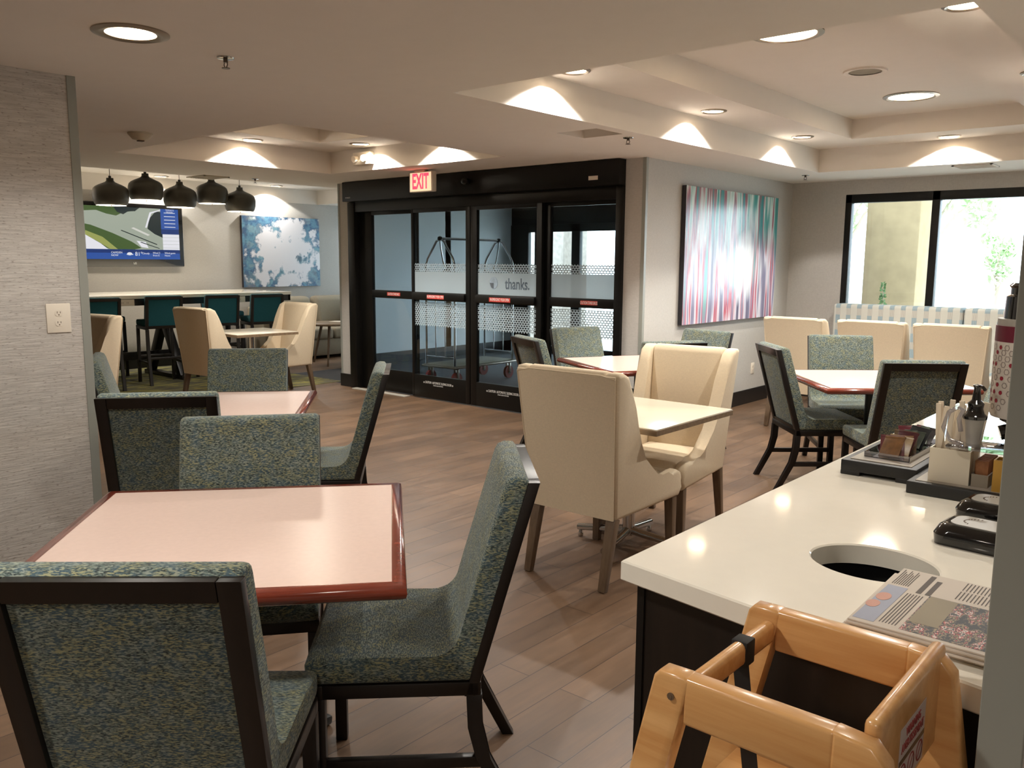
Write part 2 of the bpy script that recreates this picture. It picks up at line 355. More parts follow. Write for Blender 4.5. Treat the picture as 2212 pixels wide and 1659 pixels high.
# ================================================================ SETTING
def cells(outer, holes):
    xs = sorted({outer[0], outer[1], *[v for h in holes for v in h[:2]]}); ys = sorted({outer[2], outer[3], *[v for h in holes for v in h[2:]]})
    for a, b in zip(xs, xs[1:]):
        for c, d in zip(ys, ys[1:]):
            mx, my = (a+b)/2, (c+d)/2
            if any(h[0] < mx < h[1] and h[2] < my < h[3] for h in holes): continue
            yield a, b, c, d
def ceiling():
    mb = MB(); XR = 1.2
    def level(z, outer, holes):
        for a, b, c, d in cells(outer, holes): mb.poly([(a, c, z), (b, c, z), (b, d, z), (a, d, z)], [(0, 1, 2, 3)])
    def sides(r, z0, z1):
        a, b, c, d = r
        mb.poly([(a, c, z0), (b, c, z0), (b, d, z0), (a, d, z0), (a, c, z1), (b, c, z1), (b, d, z1), (a, d, z1)], [(0, 1, 5, 4), (1, 2, 6, 5), (2, 3, 7, 6), (3, 0, 4, 7)])
    VENT = (-3.74, -3.40, 4.80, 5.12)
    level(CZ, (XT, XR, -3, YW), [T1, T2, T3, VENT]); level(CZ, (-9.5, XP, YW, 11.0), [])
    level(Z2, T1, [T1I]); level(Z2, T2, [T2I]); level(Z2, T3, [])
    level(Z3, T1I, []); level(Z3, T2I, [])
    for r in (T1, T2, T3): sides(r, CZ, Z2)
    for r in (T1I, T2I): sides(r, Z2, Z3)
    sides(VENT, CZ, CZ+.12); level(CZ+.12, VENT, [])
    o = mb.build('ceiling', 'ceil', smooth=False); struct(o)
ceiling()
struct(MB().box(XT, 1.2, -3, YW, -.05, 0).build('floor', 'floor', smooth=False))
struct(MB().box(-11.45, -8.45, 2.2, 6.55, 0, .006).build('floor_carpet', 'carpet', smooth=False))
struct(MB().box(-9.5, XP-.15, DW+.12, 11.0, -.03, .002).build('floor_vestibule', 'gbase', smooth=False))
def wbox(name, m, *b, **k): return struct(MB().box(*b, **k).build(name, m, smooth=False))
wbox('wall_left', 'rib', -4.775, -4.475, -3, 1.875, 0, CZ)
struct(MB().box(-4.476, -4.470, 1.835, 1.879, 0, CZ, .002).box(-4.52, -4.474, 1.874, 1.879, 0, CZ).build('trim_1', 'guard', smooth=False))
wbox('wall_door_left', 'wall', -8.174, -7.98, DW, DW+.14, 0, CZ)
wbox('wall_door_right', 'wall', -4.175, XP, DW, DW+.14, 0, CZ)
struct(MB().box(XP-.03, XP+.005, DW-.005, DW, 0, CZ, .001).box(XP, XP+.005, DW, DW+.03, 0, CZ, .001).build('trim_2', 'guard', smooth=False))
struct(MB().box(-8.179, -8.15, DW-.005, DW, .153, CZ).box(-8.179, -8.174, DW, DW+.03, .153, CZ).build('trim_3', 'guard', smooth=False))
wbox('wall_painting', 'wall', XP-.14, XP, DW+.14, YW, 0, CZ)
wbox('wall_tv', 'wall', XT-.12, XT, -3, YW, 0, CZ)
struct(MB().box(XT, -11.25, YW, YW+.12, 0, CZ).box(-9.75, -9.5, YW, YW+.12, 0, CZ).box(-11.25, -9.75, YW, YW+.12, 0, .85).box(-11.25, -9.75, YW, YW+.12, 2.15, CZ).build('wall_lounge_end', 'wall', smooth=False))
w2 = struct(bpy.data.objects.new('window_2', None)); COL.objects.link(w2); w2.location = (0, YW, 0)
MB().box(-11.25, -11.19, 0, .08, .85, 2.15).box(-9.81, -9.75, 0, .08, .85, 2.15).box(-11.19, -9.81, 0, .08, 2.08, 2.15).box(-11.19, -9.81, 0, .08, .85, .92).box(-10.53, -10.47, 0, .08, .92, 2.08).build('window_frame', 'frame', w2)
for x0, x1 in ((-11.19, -10.53), (-10.47, -9.81)): MB().box(x0, x1, .04, .045, .92, 2.08).build('window_pane', 'glass', w2, smooth=False)
# window wall with opening
WX0, WX1, WZ0, WZ1 = -3.37, .60, .93, 2.236
struct(MB().box(XP, WX0, YW, YW+.16, 0, CZ).box(WX1, 1.2, YW, YW+.16, 0, CZ).box(WX0, WX1, YW, YW+.16, 0, WZ0).box(WX0, WX1, YW, YW+.16, WZ1, CZ).build('wall_window', 'wall', smooth=False))
wbox('wall_back', 'wall', XT, 1.2, -3.12, -3, 0, CZ)
wbox('wall_right', 'wall', 1.2, 1.32, -3, YW, 0, CZ)
# partition by the counter
wbox('wall_partition', 'rib', -.186, 1.2, 1.085, 1.118, 0, CZ)
struct(MB().box(-.191, -.143, 1.080, 1.086, 0, CZ, .0015).box(-.191, -.186, 1.082, 1.12, 0, CZ).build('trim_4', 'guard', smooth=False))
# vestibule shell
struct(MB().box(-9.62, -9.5, 7.50, 11.1, 0, CZ).prism([(-8.174, DW+.14), (-8.06, DW+.14), (-9.5, 7.60), (-9.62, 7.50)], 'z', 0, CZ).build('wall_vestibule_left', 'vwall', smooth=False))
struct(MB().box(-9.5, -9.485, 7.60, 11.0, 0, .16).build('baseboard_vestibule', 'base', smooth=False))
wbox('wall_vestibule_right', 'stucco', XP-.14, XP, YW+.16, 11.1, 0, CZ)
struct(MB().box(-9.5, XP-.14, 11.0, 11.1, 2.10, CZ+.3).box(-5.2, XP-.14, 11.0, 11.1, 0, 2.1).build('wall_vestibule_front', 'frame', smooth=False))
# baseboards
struct(MB().box(XP, XP+.012, DW, YW, 0, .153, .002).build('baseboard_painting', 'base', smooth=False))
struct(MB().box(XP, 1.2, YW-.012, YW, 0, .153, .002).build('baseboard_window', 'base', smooth=False))
struct(MB().box(-8.19, -7.98, DW-.012, DW, 0, .153, .002).build('baseboard_door_left', 'base', smooth=False))
struct(MB().box(-4.175, XP, DW-.012, DW, 0, .153, .002).build('baseboard_door_right', 'base', smooth=False))
struct(MB().box(XT, XT+.012, -3, YW, 0, .153, .002).build('baseboard_tv', 'base', smooth=False))

# window
w1 = struct(bpy.data.objects.new('window_1', None)); COL.objects.link(w1); w1.location = (0, YW, 0)
fm = MB()
for x0, x1 in ((WX0, WX0+.065), (-2.50, -2.425), (-1.25, -1.17), (WX1-.06, WX1)): fm.box(x0, x1, .0, .09, WZ0, WZ1, .003)
fm.box(WX0, WX1, 0, .09, WZ1-.09, WZ1, .003).box(WX0, WX1, 0, .09, WZ0, WZ0+.07, .003)
fm.build('window_frame', 'frame', w1)
for x0, x1 in ((WX0+.065, -2.50), (-2.425, -1.25), (-1.17, WX1-.06)):
    MB().box(x0, x1, .05, .055, WZ0+.07, WZ1-.09).build('window_pane', 'glass', w1, smooth=False)

# ---------------- sliding entrance door
d1 = struct(bpy.data.objects.new('door_1', None)); COL.objects.link(d1); d1.location = (0, DW, 0)
DX0, DX1 = -7.975, -4.178
MB().box(DX0, DX0+.12, -.03, .12, 0, 2.16, .004).box(DX1-.075, DX1, -.03, .12, 0, 2.16, .004).build('door_jamb', 'frame', d1)
hb = MB().box(DX0, DX1, -.10, .12, 2.165, CZ-.004, .006).box(DX0+.12, DX1-.075, -.02, .12, 2.05, 2.17, .003).build('header_box', 'frame', d1)
MB().lathe([(0, 0), (.045, 0), (.05, .02), (.045, .05), (.02, .06), (0, .06)], seg=20).warp(lambda c: (c.x-5.98, -.10-c.z, c.y*.7+2.285)).build('motion_sensor', 'sens', d1)
text('maker_lettering', 'STANLEY', .022, 'wtxt', d1, (-7.87, -.102, 2.205), (PI/2, 0, 0))
st = MB().box(-4.50, -4.40, -.102, -.1, 2.215, 2.25).build('small_sticker', 'offwhite', d1)
MB().box(-7.87, -6.95, -.10, -.02, 0, .012, .003).build('threshold_strip', 'thr', d1)
PZ0, PZR0, PZR1, PZ1 = .26, 1.078, 1.165, 2.012
panels = [(-7.86, -6.90, -7.645, -6.96, .05, 0), (-6.92, -6.04, -6.885, -6.10, -.005, 1), (-6.03, -5.10, -5.945, -5.165, -.005, 1), (-5.12, -4.25, -5.04, -4.26, .05, 0)]
for i, (a, b, g0, g1, y, mv) in enumerate(panels):
    p = MB()
    p.box(a, g0, y, y+.045, 0.012, 2.09, .003).box(g1, b, y, y+.045, .012, 2.09, .003)
    p.box(g0-.002, g1+.002, y, y+.045, .012, PZ0, .003).box(g0-.002, g1+.002, y, y+.045, PZ1, 2.09, .003).box(g0-.002, g1+.002, y-.004, y+.045, PZR0, PZR1, .003)
    pn = p.build('door_panel', 'frame', d1)
    MB().box(g0, g1, y+.02, y+.024, PZ0, PZR0).box(g0, g1, y+.02, y+.024, PZR1, PZ1).build('glass_pane', 'glass', pn, smooth=False)
    if i:
        MB().box(g0+.001, g1-.001, y+.0185, y+.0195, PZR1, 1.386).build('frosted_film', 'film', pn, smooth=False)
        MB().box(g0+.001, g1-.001, y+.0185, y+.0195, 1.386, 1.475).box(g0+.001, g1-.001, y+.0185, y+.0195, .80, 1.056).build('dotted_film', 'dots', pn, smooth=False)
    cxm = (g0+g1)/2
    if mv:
        MB().box(g0+.0, g1-.0, y-.028, y-.006, PZR0+.01, PZR1-.008, .004).build('push_bar', 'frame', pn)
        MB().box(cxm-.155 if i == 1 else cxm-.19, cxm+.10 if i == 1 else cxm+.09, y-.030, y-.028, PZR0+.02, PZR1-.024).build('red_sticker', 'label', pn, smooth=False)
        text('sticker_lettering', 'IN EMERGENCY PUSH OPEN', .040, 'wtxt', pn, ((cxm-.028) if i == 1 else cxm-.05, y-.0305, PZR0+.042), (PI/2, 0, 0), sx=.50)
        text('caution_lettering', '«« CAUTION  AUTOMATIC SLIDING DOOR »»', .036, 'wtxt', pn, (cxm-.02, y-.001, .185), (PI/2, 0, 0), sx=.62)
        text('caution_lettering', 'STAND CLEAR FROM SIDE', .016, 'wtxt', pn, (cxm-.02, y-.001, .158), (PI/2, 0, 0), sx=.8)
    else:
        MB().box(cxm-.10+(.02 if i == 0 else .08), cxm+.12+(.02 if i == 0 else .05), y-.0055, y-.0042, PZR0+.028, PZR1-.02).build('red_sticker', 'label', pn, smooth=False)
        text('sticker_lettering', 'CAUTION STAND BACK', .040, 'wtxt', pn, (cxm+(.03 if i == 0 else .075), y-.006, PZR0+.046), (PI/2, 0, 0), sx=.45)
    if i == 2:
        tx = text('glass_lettering', 'thanks.', .155, mat('etched_lettering', (92, 104, 116), .4, var=.3, vscale=5), pn, (cxm+.14, y+.017, 1.275), (PI/2, 0, 0), sx=.72, bold=.002)
        MB().lathe([(0, 0), (.052, 0), (.052, .001), (0, .001)], seg=28, sy=1.15).warp(lambda c: (c.x+cxm-.17, y+.0165-c.z, c.y+1.285)).build('round_emblem', mat('emblem_film', (150, 166, 180), .4, var=.2, vscale=20), pn)
        MB().prism([(cxm-.222, 1.285), (cxm-.17, 1.285), (cxm-.17, 1.228), (cxm-.20, 1.24)], 'y', y+.0135, y+.0145).build('round_emblem', mat('emblem_dark', (96, 104, 112), .4, var=0), pn, smooth=False)
# outer doors
d2 = struct(bpy.data.objects.new('door_2', None)); COL.objects.link(d2); d2.location = (0, 11.0, 0)
om = MB()
for x0, x1 in ((-9.5, -9.12), (-8.98, -8.90), (-8.22, -8.06), (-7.25, -7.10), (-6.2, -6.05), (-5.3, -5.2)): om.box(x0, x1, -.02, .06, 0, 2.10, .004)
om.box(-9.12, -5.2, -.02, .06, 1.98, 2.10, .004).box(-9.12, -5.2, -.02, .06, 0, .12, .004)
om.build('door_frame', 'frame', d2)
for x0, x1 in ((-9.12, -8.98), (-8.9, -8.22), (-8.06, -7.25), (-7.1, -6.2), (-6.05, -5.3)): MB().box(x0, x1, .02, .025, .12, 1.98).build('door_pane', 'glass', d2, smooth=False)

# exterior
struct(MB().box(-9.0, 2.5, 9.75, 16.5, 3.70, 4.1).build('canopy_shade_roof', 'pave', smooth=False))  # unseen canopy, sized to shade the tan column while sky lights the vestibule
struct(MB().box(-60, 60, 9.6, 90, -.12, -.06).build('ground_outside', 'pave', smooth=False))
def column(x0, x1, y0, y1, m, label):
    c = thing('canopy_column', label, 'column', ((x0+x1)/2, (y0+y1)/2, -.06))
    w, d = (x1-x0)/2, (y1-y0)/2
    MB().box(-w, w, -d, d, 0, 3.6, .02).build('shaft', m, c); MB().box(-w-.05, w+.05, -d-.05, d+.05, 0, .3, .01).build('plinth', m, c); MB().box(-w-.06, w+.06, -d-.06, d+.06, 3.6, 3.75, .01).build('capital', m, c)
column(-4.0, -3.31, 12.0, 12.7, 'tanst', 'tan stucco column outside the left window pane')
column(-12.2, -10.3, 13.5, 14.3, 'stucco', 'mottled grey stucco column seen through the entrance doors')
def tree(x, y, h, r, seed, label, name='leafy_tree', z0=1.0, n=500, ls=.16, cat='tree'):
    rnd = random.Random(seed); t = thing(name, label, cat, (x, y, -.06))
    tr = MB().tube([(0, 0, 0), (.05, .03, h*.4), (0, .05, h*.8)], h*.03, 8, r1=h*.012)
    for k in range(5):
        a = k*2*PI/5; tr.tube([(0, 0, h*.35+k*.05*h), (r*.3*math.cos(a), r*.3*math.sin(a), h*.55+k*.04*h), (r*.6*math.cos(a), r*.6*math.sin(a), h*.68+k*.04*h)], h*.012, 6, r1=h*.004)
    tr.build('trunk', 'bark', t)
    f = MB()
    blobs = [(rnd.uniform(-.6, .6)*r, rnd.uniform(-.6, .6)*r, rnd.uniform(z0, 1)*h, rnd.uniform(.25, .5)*r) for _ in range(12)]
    for _ in range(n):
        bx, by, bz, br = rnd.choice(blobs); d = Vector((rnd.gauss(0, 1), rnd.gauss(0, 1), rnd.gauss(0, 1))).normalized()*br*rnd.uniform(.5, 1)
        c = Vector((bx, by, bz))+d; u = Vector((rnd.gauss(0, 1), rnd.gauss(0, 1), rnd.gauss(0, 1))).normalized(); w = u.orthogonal().normalized(); s = ls*rnd.uniform(.6, 1.2)
        f.poly([c-u*s, c-w*s*.4, c+u*s, c+w*s*.4], [(0, 1, 2, 3)])
    f.build('foliage', 'leaf', t, smooth=False); return t
tree(-12.05, 34, 6.2, 2.0, 1, 'bright leafy tree far outside, left of the tan column', z0=.4, n=1500)
tree(-8.05, 30, 5.4, 2.4, 2, 'pale leafy tree far outside behind the window mullion', z0=.58, n=1500)
tree(-4.75, 24, 2.3, .55, 3, 'small round leafy tree outside at the right edge of the window', z0=.55, n=420, ls=.10)
def sapling():
    t = thing('young_shrub', 'thin upright green shrub outside in front of the tan column', 'shrub', (-3.47, 11.2, -.06))
    MB().tube([(0, 0, 0), (.02, 0, .7), (0, .01, 1.28)], .012, 6, r1=.004).build('stem', 'bark', t)
    rnd = random.Random(5); f = MB()
    for _ in range(220):
        z = rnd.uniform(.35, 1.32); r = .05*(1.38-z)/.6+.012; a = rnd.uniform(0, 2*PI); c = Vector((r*math.cos(a)*rnd.random(), r*math.sin(a)*rnd.random(), z))
        u = Vector((math.cos(a), math.sin(a), 1.)).normalized(); w = u.orthogonal(); f.poly([c, c+u*.015-w*.01, c+u*.035, c+u*.015+w*.01], [(0, 1, 2, 3)])
    f.build('foliage', mat('dark_leaf', (78, 110, 60), .6, var=.3), t, smooth=False)
sapling()

# ================================================================ CEILING FIXTURES
def downlight(name, label, x, y, z, r, watts, size=130, group=None, lens_r=.72, disc=False, off=(0, 0)):
    t = thing(name, label, 'ceiling light', (x, y, z), 0, group)
    MB().lathe([(r*lens_r, -.001), (r*lens_r, -.006), (r*.86, -.012), (r, -.006), (r, -.001)], seg=40).build('trim_ring', 'steel', t)
    MB().lathe([(0, -.003), (r*lens_r, -.003), (r*lens_r, -.001), (0, -.001)], seg=40).build('diffuser', 'lens', t)
    spot(t, (off[0], off[1], -.016), watts, size, .10 if not disc else .6, .025 if not disc else .12)
    return t
for x, y, lab in ((-3.09, 4.13, 'round downlight on the big tray ledge nearest the low ceiling corner'), (-3.09, 5.84, 'round downlight in the middle of the long left ledge of the big tray'), (-3.09, 7.49, 'round downlight on the big tray ledge nearest the painting corner'),
                  (-2.09, 8.24, 'round downlight on the far ledge of the big tray above the window'), (-1.03, 4.16, 'round downlight at the top edge of the photo on the right ledge'), (-1.03, 5.84, 'round downlight at the right edge of the photo on the right ledge')):
    downlight('round_downlight', lab, x, y, Z2, .095, SPOT_W, group='small downlights in the big ceiling tray', off=(-.085, 0) if x < -3 else (.085, 0) if x > -1.2 else (0, .07))
downlight('disc_downlight', 'large glowing disc light cut by the ceiling edge in the big tray', -2.09, 4.77, Z3, .20, DISC_W, 150, 'large disc lights in the big tray', .8, True)
downlight('disc_downlight', 'large glowing disc light near the far end of the big tray', -2.09, 7.09, Z3, .20, DISC_W, 150, 'large disc lights in the big tray', .8, True)
for x, y, lab in ((-7.14, 4.57, 'round downlight in the left tray above the hanging lamps side'), (-6.56, 5.36, 'round downlight in the left tray beside the emergency lamp'), (-5.62, 5.38, 'round downlight of the left tray above the exit sign')):
    downlight('round_downlight', lab, x, y, Z2, .095, SPOT_W, group='downlights in the left ceiling tray', off=(-.06, 0) if x < -7 else (0, .085))
downlight('disc_downlight', 'large disc light hidden inside the left ceiling tray', -6.12, 4.42, Z3, .20, DISC_W*.8, 150, None, .8, True)
for x, y, lab in ((-11.22, 5.76, 'round downlight over the gap between the hanging lamps'), (-11.22, 7.56, 'round downlight above the blue blotted painting'), (-11.22, 3.9, 'round downlight above the television')):
    downlight('round_downlight', lab, x, y, Z2, .095, SPOT_W*.8, group='downlights along the television wall', off=(-.08, 0))
downlight('recessed_can_light', 'large recessed can light in the low ceiling at upper left', -3.44, 1.67, CZ, .145, DISC_W*.6, 140, None, .66, True)
# unseen lamps of the same kind, added behind the camera for their light
for x, y in ((-1.6, .3), (.6, -1.2), (-1.6, -1.6)): 
    downlight('recessed_can_light', 'unseen can light added in the low ceiling behind the viewer', x, y, CZ, .145, DISC_W*.62, 150, 'added can lights behind the viewer', .66, True)
downlight('recessed_can_light', 'recessed can light in the low ceiling over the white countertop', -.32, 2.0, CZ, .145, DISC_W*.17, 140, None, .66, True)
def sprinkler(x, y, lab):
    t = thing('fire_sprinkler', lab, 'sprinkler', (x, y, CZ), 0, 'fire sprinklers')
    MB().lathe([(0, -.001), (.038, -.001), (.036, -.006), (.014, -.008), (0, -.008)], seg=24).build('escutcheon', 'chrome', t)
    MB().cyl((0, 0, -.005), (0, 0, -.022), .010, 12).tube([(.010, 0, -.02), (.014, 0, -.032), (.004, 0, -.045)], .0025, 6).tube([(-.010, 0, -.02), (-.014, 0, -.032), (-.004, 0, -.045)], .0025, 6).lathe([(0, -.044), (.018, -.045), (.018, -.048), (0, -.049)], seg=16).build('sprinkler_head', 'brass', t)
sprinkler(-3.525, 2.134, 'fire sprinkler in the low ceiling right of the can light')
sprinkler(-3.465, 5.285, 'fire sprinkler beside the square ceiling vent')
sprinkler(-3.496, 8.60, 'fire sprinkler in the ceiling corner near the streaked painting')
sprinkler(-8.416, 5.399, 'fire sprinkler right of the hanging lamps')
t = thing('smoke_detector', 'round cream smoke detector on the low ceiling at left', 'smoke detector', (-6.058, 2.97, CZ))
MB().lathe([(0, 0), (.085, 0), (.085, -.012), (.055, -.045), (.03, -.052), (0, -.052)], seg=32).build('housing', 'smoke', t); MB().box(-.02, .02, -.02, .02, -.06, -.050, .003).build('sensor_chamber', 'slot', t)
t = thing('ceiling_speaker', 'round ceiling speaker between the two large disc lights', 'speaker', (-2.07, 6.0, Z3))
MB().lathe([(.105, 0), (.14, 0), (.138, -.012), (.105, -.008)], seg=36).build('bezel', 'ceil', t); MB().lathe([(0, -.004), (.106, -.004), (.106, -.001), (0, -.001)], seg=36).build('grille', 'hub', t)
def vent(x0, x1, y0, y1, lab, m='ceil'):
    t = thing('ceiling_vent', lab, 'air vent', ((x0+x1)/2, (y0+y1)/2, CZ)); w, d = (x1-x0)/2, (y1-y0)/2
    fr = MB()
    for a, b, c, e in ((-w, w, -d, -d+.02), (-w, w, d-.02, d), (-w, -w+.02, -d, d), (w-.02, w, -d, d)): fr.box(a, b, c, e, -.010, 0)
    fr.build('frame', m, t); sl = MB()
    k = -d+.04
    while k < d-.03: sl.box(-w+.02, w-.02, k, k+.008, -.012, -.002); k += .028
    sl.build('louvre', m, t); MB().box(-w+.02, w-.02, -d+.02, d-.02, -.0015, -.0005).build('duct_backing', 'hub', t)
vent(-2.13, -1.80, 8.55, 8.85, 'rectangular ceiling vent above the window')
vent(-8.84, -8.47, 4.82, 5.12, 'flat ceiling vent above the hanging lamps', 'smoke')
t = thing('emergency_light', 'cream emergency light box high on the left tray wall', 'emergency light', (-6.75, T2[3], 2.44))
MB().box(-.13, .13, -.06, 0, 0, .12, .008).build('housing', 'offwhite', t)
for sx in (-.07, .07): MB().cyl((sx, -.05, .06), (sx, -.10, .05), .032, 16).build('lamp_head', 'offwhite', t)
# exit sign
t = thing('exit_sign', 'lit cream exit sign with red letters hung before the black door header', 'exit sign', (-6.27, 5.88, CZ))
MB().box(-.06, .06, -.03, .05, -.018, 0, .003).build('canopy', 'smoke', t)
MB().box(-.165, .165, -.0, .06, -.212, -.018, .008).build('housing', 'offwhite', t)
MB().box(-.150, .150, -.003, .0, -.205, -.026, .001).build('face_panel', 'exitface', t)
text('exit_lettering', 'EXIT', .205, 'red', t, (0, -.0045, -.117), (PI/2, 0, 0), sx=.56, bold=.006)
# pendants
def pendant(first=[None]):
    t = thing('pendant_lamp', 'x', 'pendant lamp', (0, 0, 0), 0, 'dark metal pendant lamps over the high table')
    R = .205
    prof = [(.166, 0), (.186, .025), (.200, .07), (R, .13), (.203, .165), (.192, .198), (.168, .222), (.130, .243), (.09, .260), (.055, .276), (.042, .292), (.040, .322), (.0, .324)]
    MB().lathe(prof+[], seg=40).build('shade', 'pendant', t)
    MB().lathe([(0, .006), (.163, .006), (.163, .001), (.168, .0)], seg=40).build('lit_opening', 'pwhite', t)
    MB().cyl((0, 0, .322), (0, 0, .348), .016, 12).build('cap', 'black', t)
    MB().cyl((0, 0, .34), (0, 0, 1.), .0035, 6).build('cord', 'black', t)
    MB().lathe([(0, -.02), (.006, -.018), (.006, .01), (0, .01)], seg=8).build('finial', 'brass', t)
    return t
pl = [(4.719, 2.135, 'leftmost dark pendant lamp, nearest the ribbed wall'), (5.155, 2.222, 'second dark pendant lamp from the left, hung higher'), (5.60, 2.155, 'middle dark pendant lamp of the five'), (6.045, 2.228, 'fourth dark pendant lamp from the left, hung higher'), (6.458, 2.143, 'rightmost dark pendant lamp, nearest the blue painting')]
p0 = pendant()
for i, (y, z, lab) in enumerate(pl):
    o = p0 if i == 0 else dup(p0)
    o.location = (-10.45, y, z); o['label'] = lab
for i, o in enumerate([o for o in COL.objects if o.name.startswith('pendant_lamp')]):
    for c in kids(o):
        if c.name.startswith('cord'): c.scale.z = (Z2-o.location.z)/1.0 * .998
    l = spot(o, (0, 0, -.012), 8, 120, .4, .08, (1., .88, .72))

# ================================================================ WALL THINGS
def outlet(loc, rz, label, w=.115, h=.145, name='wall_outlet', cat='outlet'):
    t = thing(name, label, cat, loc, rz)
    MB().box(-w/2, w/2, -.007, 0, -h/2, h/2, .003).build('cover_plate', 'offwhite', t)
    for dz in (h*.17, -h*.17):
        MB().lathe([(0, 0), (.018, 0), (.0185, .002), (0, .002)], seg=20).warp(lambda c: (c.x, -.007-c.z, max(-.0145, min(.0145, c.y))+dz)).build('socket', 'offwhite', t)
        m = MB(); m.box(-.0085, -.006, -.0100, -.0088, dz-.001, dz+.009).box(.006, .0085, -.0100, -.0088, dz-.001, dz+.008).cyl((0, -.0088, dz-.008), (0, -.0100, dz-.008), .003, 10)
        m.build('socket_slots', 'slot', t, smooth=False)
    return t
outlet((-4.475, 1.724, 1.205), PI/2, 'cream double outlet on the ribbed grey wall at left')
outlet((XP, 8.60, .373), PI/2, 'small cream outlet low on the wall under the streaked painting', .075, .12)
# paintings
t = thing('streaked_painting', 'tall canvas of teal, red and white vertical streaks on the grey wall', 'painting', (XP, 7.95, 1.56), 0)
MB().box(.006, .05, -.995, .995, -.635, .635, .003).build('stretched_canvas', 'canvasd', t)
MB().box(.0502, .0515, -.994, .994, -.634, .634).build('painted_face', 'streak', t, smooth=False)
t = thing('blotted_painting', 'canvas of blue, white and grey blots right of the television', 'painting', (XT, 7.785, 1.62), 0)
MB().box(.006, .055, -.70, .70, -.535, .535, .003).build('stretched_canvas', 'canvasd', t)
MB().box(.0552, .0565, -.699, .699, -.534, .534).build('painted_face', 'blot', t, smooth=False)
# television
TVY0, TVY1, TVZ0, TVZ1 = 4.40, 6.12, 1.395, 2.235
t = thing('wall_television', 'large black television on the grey wall showing an aerial map view', 'television', (XT, (TVY0+TVY1)/2, (TVZ0+TVZ1)/2))
hw, hh = (TVY1-TVY0)/2, (TVZ1-TVZ0)/2
MB().box(.05, .12, -hw, hw, -hh, hh, .012).build('housing', 'gloss', t); MB().box(.0, .052, -.3, .3, -.2, .2, .004).build('wall_bracket', 'black', t)
def em(name, rgb, s=.9): return mat(name, (10, 10, 10), .3, var=0, emit=rgb, es=s*.42)
MATS = [em('screen_water', (148, 156, 142)), em('screen_land', (62, 84, 44)), em('screen_blue', (38, 76, 148)), em('screen_white', (214, 214, 220)), em('screen_navy', (22, 48, 104)), em('screen_road', (196, 196, 188)), em('screen_olive', (142, 148, 82)), em('screen_dark', (26, 38, 40)), em('screen_cyan', (60, 170, 220))]
sc = MB(); a0, a1, b0, b1 = -hw+.055, hw-.065, -hh+.10, hh-.055
W_, H_ = a1-a0, b1-b0
def scr(pts, mi, k):
    sc.mi = mi; x = .1205+.0004*k; sc.poly([(x, a0+u*W_, b0+v*H_) for u, v in pts], [tuple(range(len(pts)))])
scr([(0, 0), (1, 0), (1, 1), (0, 1)], 0, 0)
scr([(0, 1), (.62, 1), (.60, .93), (.52, .90), (.46, .83), (.38, .86), (.30, .92), (.20, .90), (.1, .95)], 1, 1)
scr([(.44, 1), (.66, 1), (.62, .93), (.56, .92), (.52, .86), (.47, .90)], 7, 2)
scr([(.0, .72), (.1, .70), (.25, .64), (.42, .50), (.58, .34), (.66, .22), (.60, .19), (.40, .19), (.0, .5)], 1, 1)
scr([(0, .62), (.18, .56), (.34, .42), (.46, .19), (.40, .19), (.28, .36), (.0, .52)], 6, 2)
scr([(0, .52), (.2, .46), (.32, .3), (.38, .19), (0, .19)], 3, 3)
scr([(.0, .34), (.12, .33), (.1, .24), (0, .24)], 8, 4)
scr([(.80, .95), (.86, .93), (.86, .42), (.78, .50), (.72, .60), (.74, .80)], 7, 2)
scr([(.70, .62), (.715, .62), (.76, .90), (.85, .97), (.85, .99), (.745, .92)], 3, 3)
scr([(.60, .62), (.74, .48), (.72, .46), (.58, .60)], 5, 3); scr([(.50, .56), (.80, .30), (.795, .285), (.49, .55)], 7, 3)
scr([(.62, .36), (.70, .34), (.72, .22), (.66, .24)], 3, 4)
scr([(.66, .34), (.82, .22), (.815, .21), (.65, .33)], 7, 5)
scr([(.84, 1), (1, 1), (1, .50), (.84, .50)], 2, 5); scr([(.84, .60), (1, .60), (1, .50), (.84, .50)], 4, 6)
scr([(.85, .50), (1, .50), (1, .19), (.85, .19)], 3, 6)
scr([(0, .19), (1, .19), (1, 0), (0, 0)], 2, 6); scr([(0, .19), (1, .19), (1, .12), (0, .12)], 4, 7)
for k in range(5):
    z = .93-.07*k; scr([(.87, z), (.97, z), (.97, z-.012), (.87, z-.012)], 3, 7)
for k in range(4): scr([(.85, .44-.07*k), (1, .44-.07*k), (1, .436-.07*k), (.85, .436-.07*k)], 0, 8)
cl = [(.555+.022*math.cos(2*PI*k/12)+(.0 if k < 6 else 0), .105+.03*math.sin(2*PI*k/12)) for k in range(12)]
scr(cl, 3, 8); scr([(.53, .085), (.585, .085), (.585, .10), (.53, .10)], 3, 8)
sc.build('lit_screen', MATS, t, smooth=False)
RT = (PI/2, 0, PI/2)
def tvt(s, u, v, size): text('screen_lettering', s, size, MATS[3], t, (.125, a0+u*W_, b0+v*H_), RT, align='LEFT')
tvt('81°', .60, .10, .075); tvt('Cloudy', .66, .115, .036); tvt('Wind 3\nfrom E', .755, .10, .034); tvt('Wind gusts\nNone', .86, .10, .034); tvt('CAMDEN\nNOW', .40, .10, .036)
tvt('TODAY\'S\n TRAVEL', .885, .955, .030)
text('maker_lettering', 'LG', .035, 'wtxt', t, (.1215, .13, -hh+.045), RT, align='LEFT')

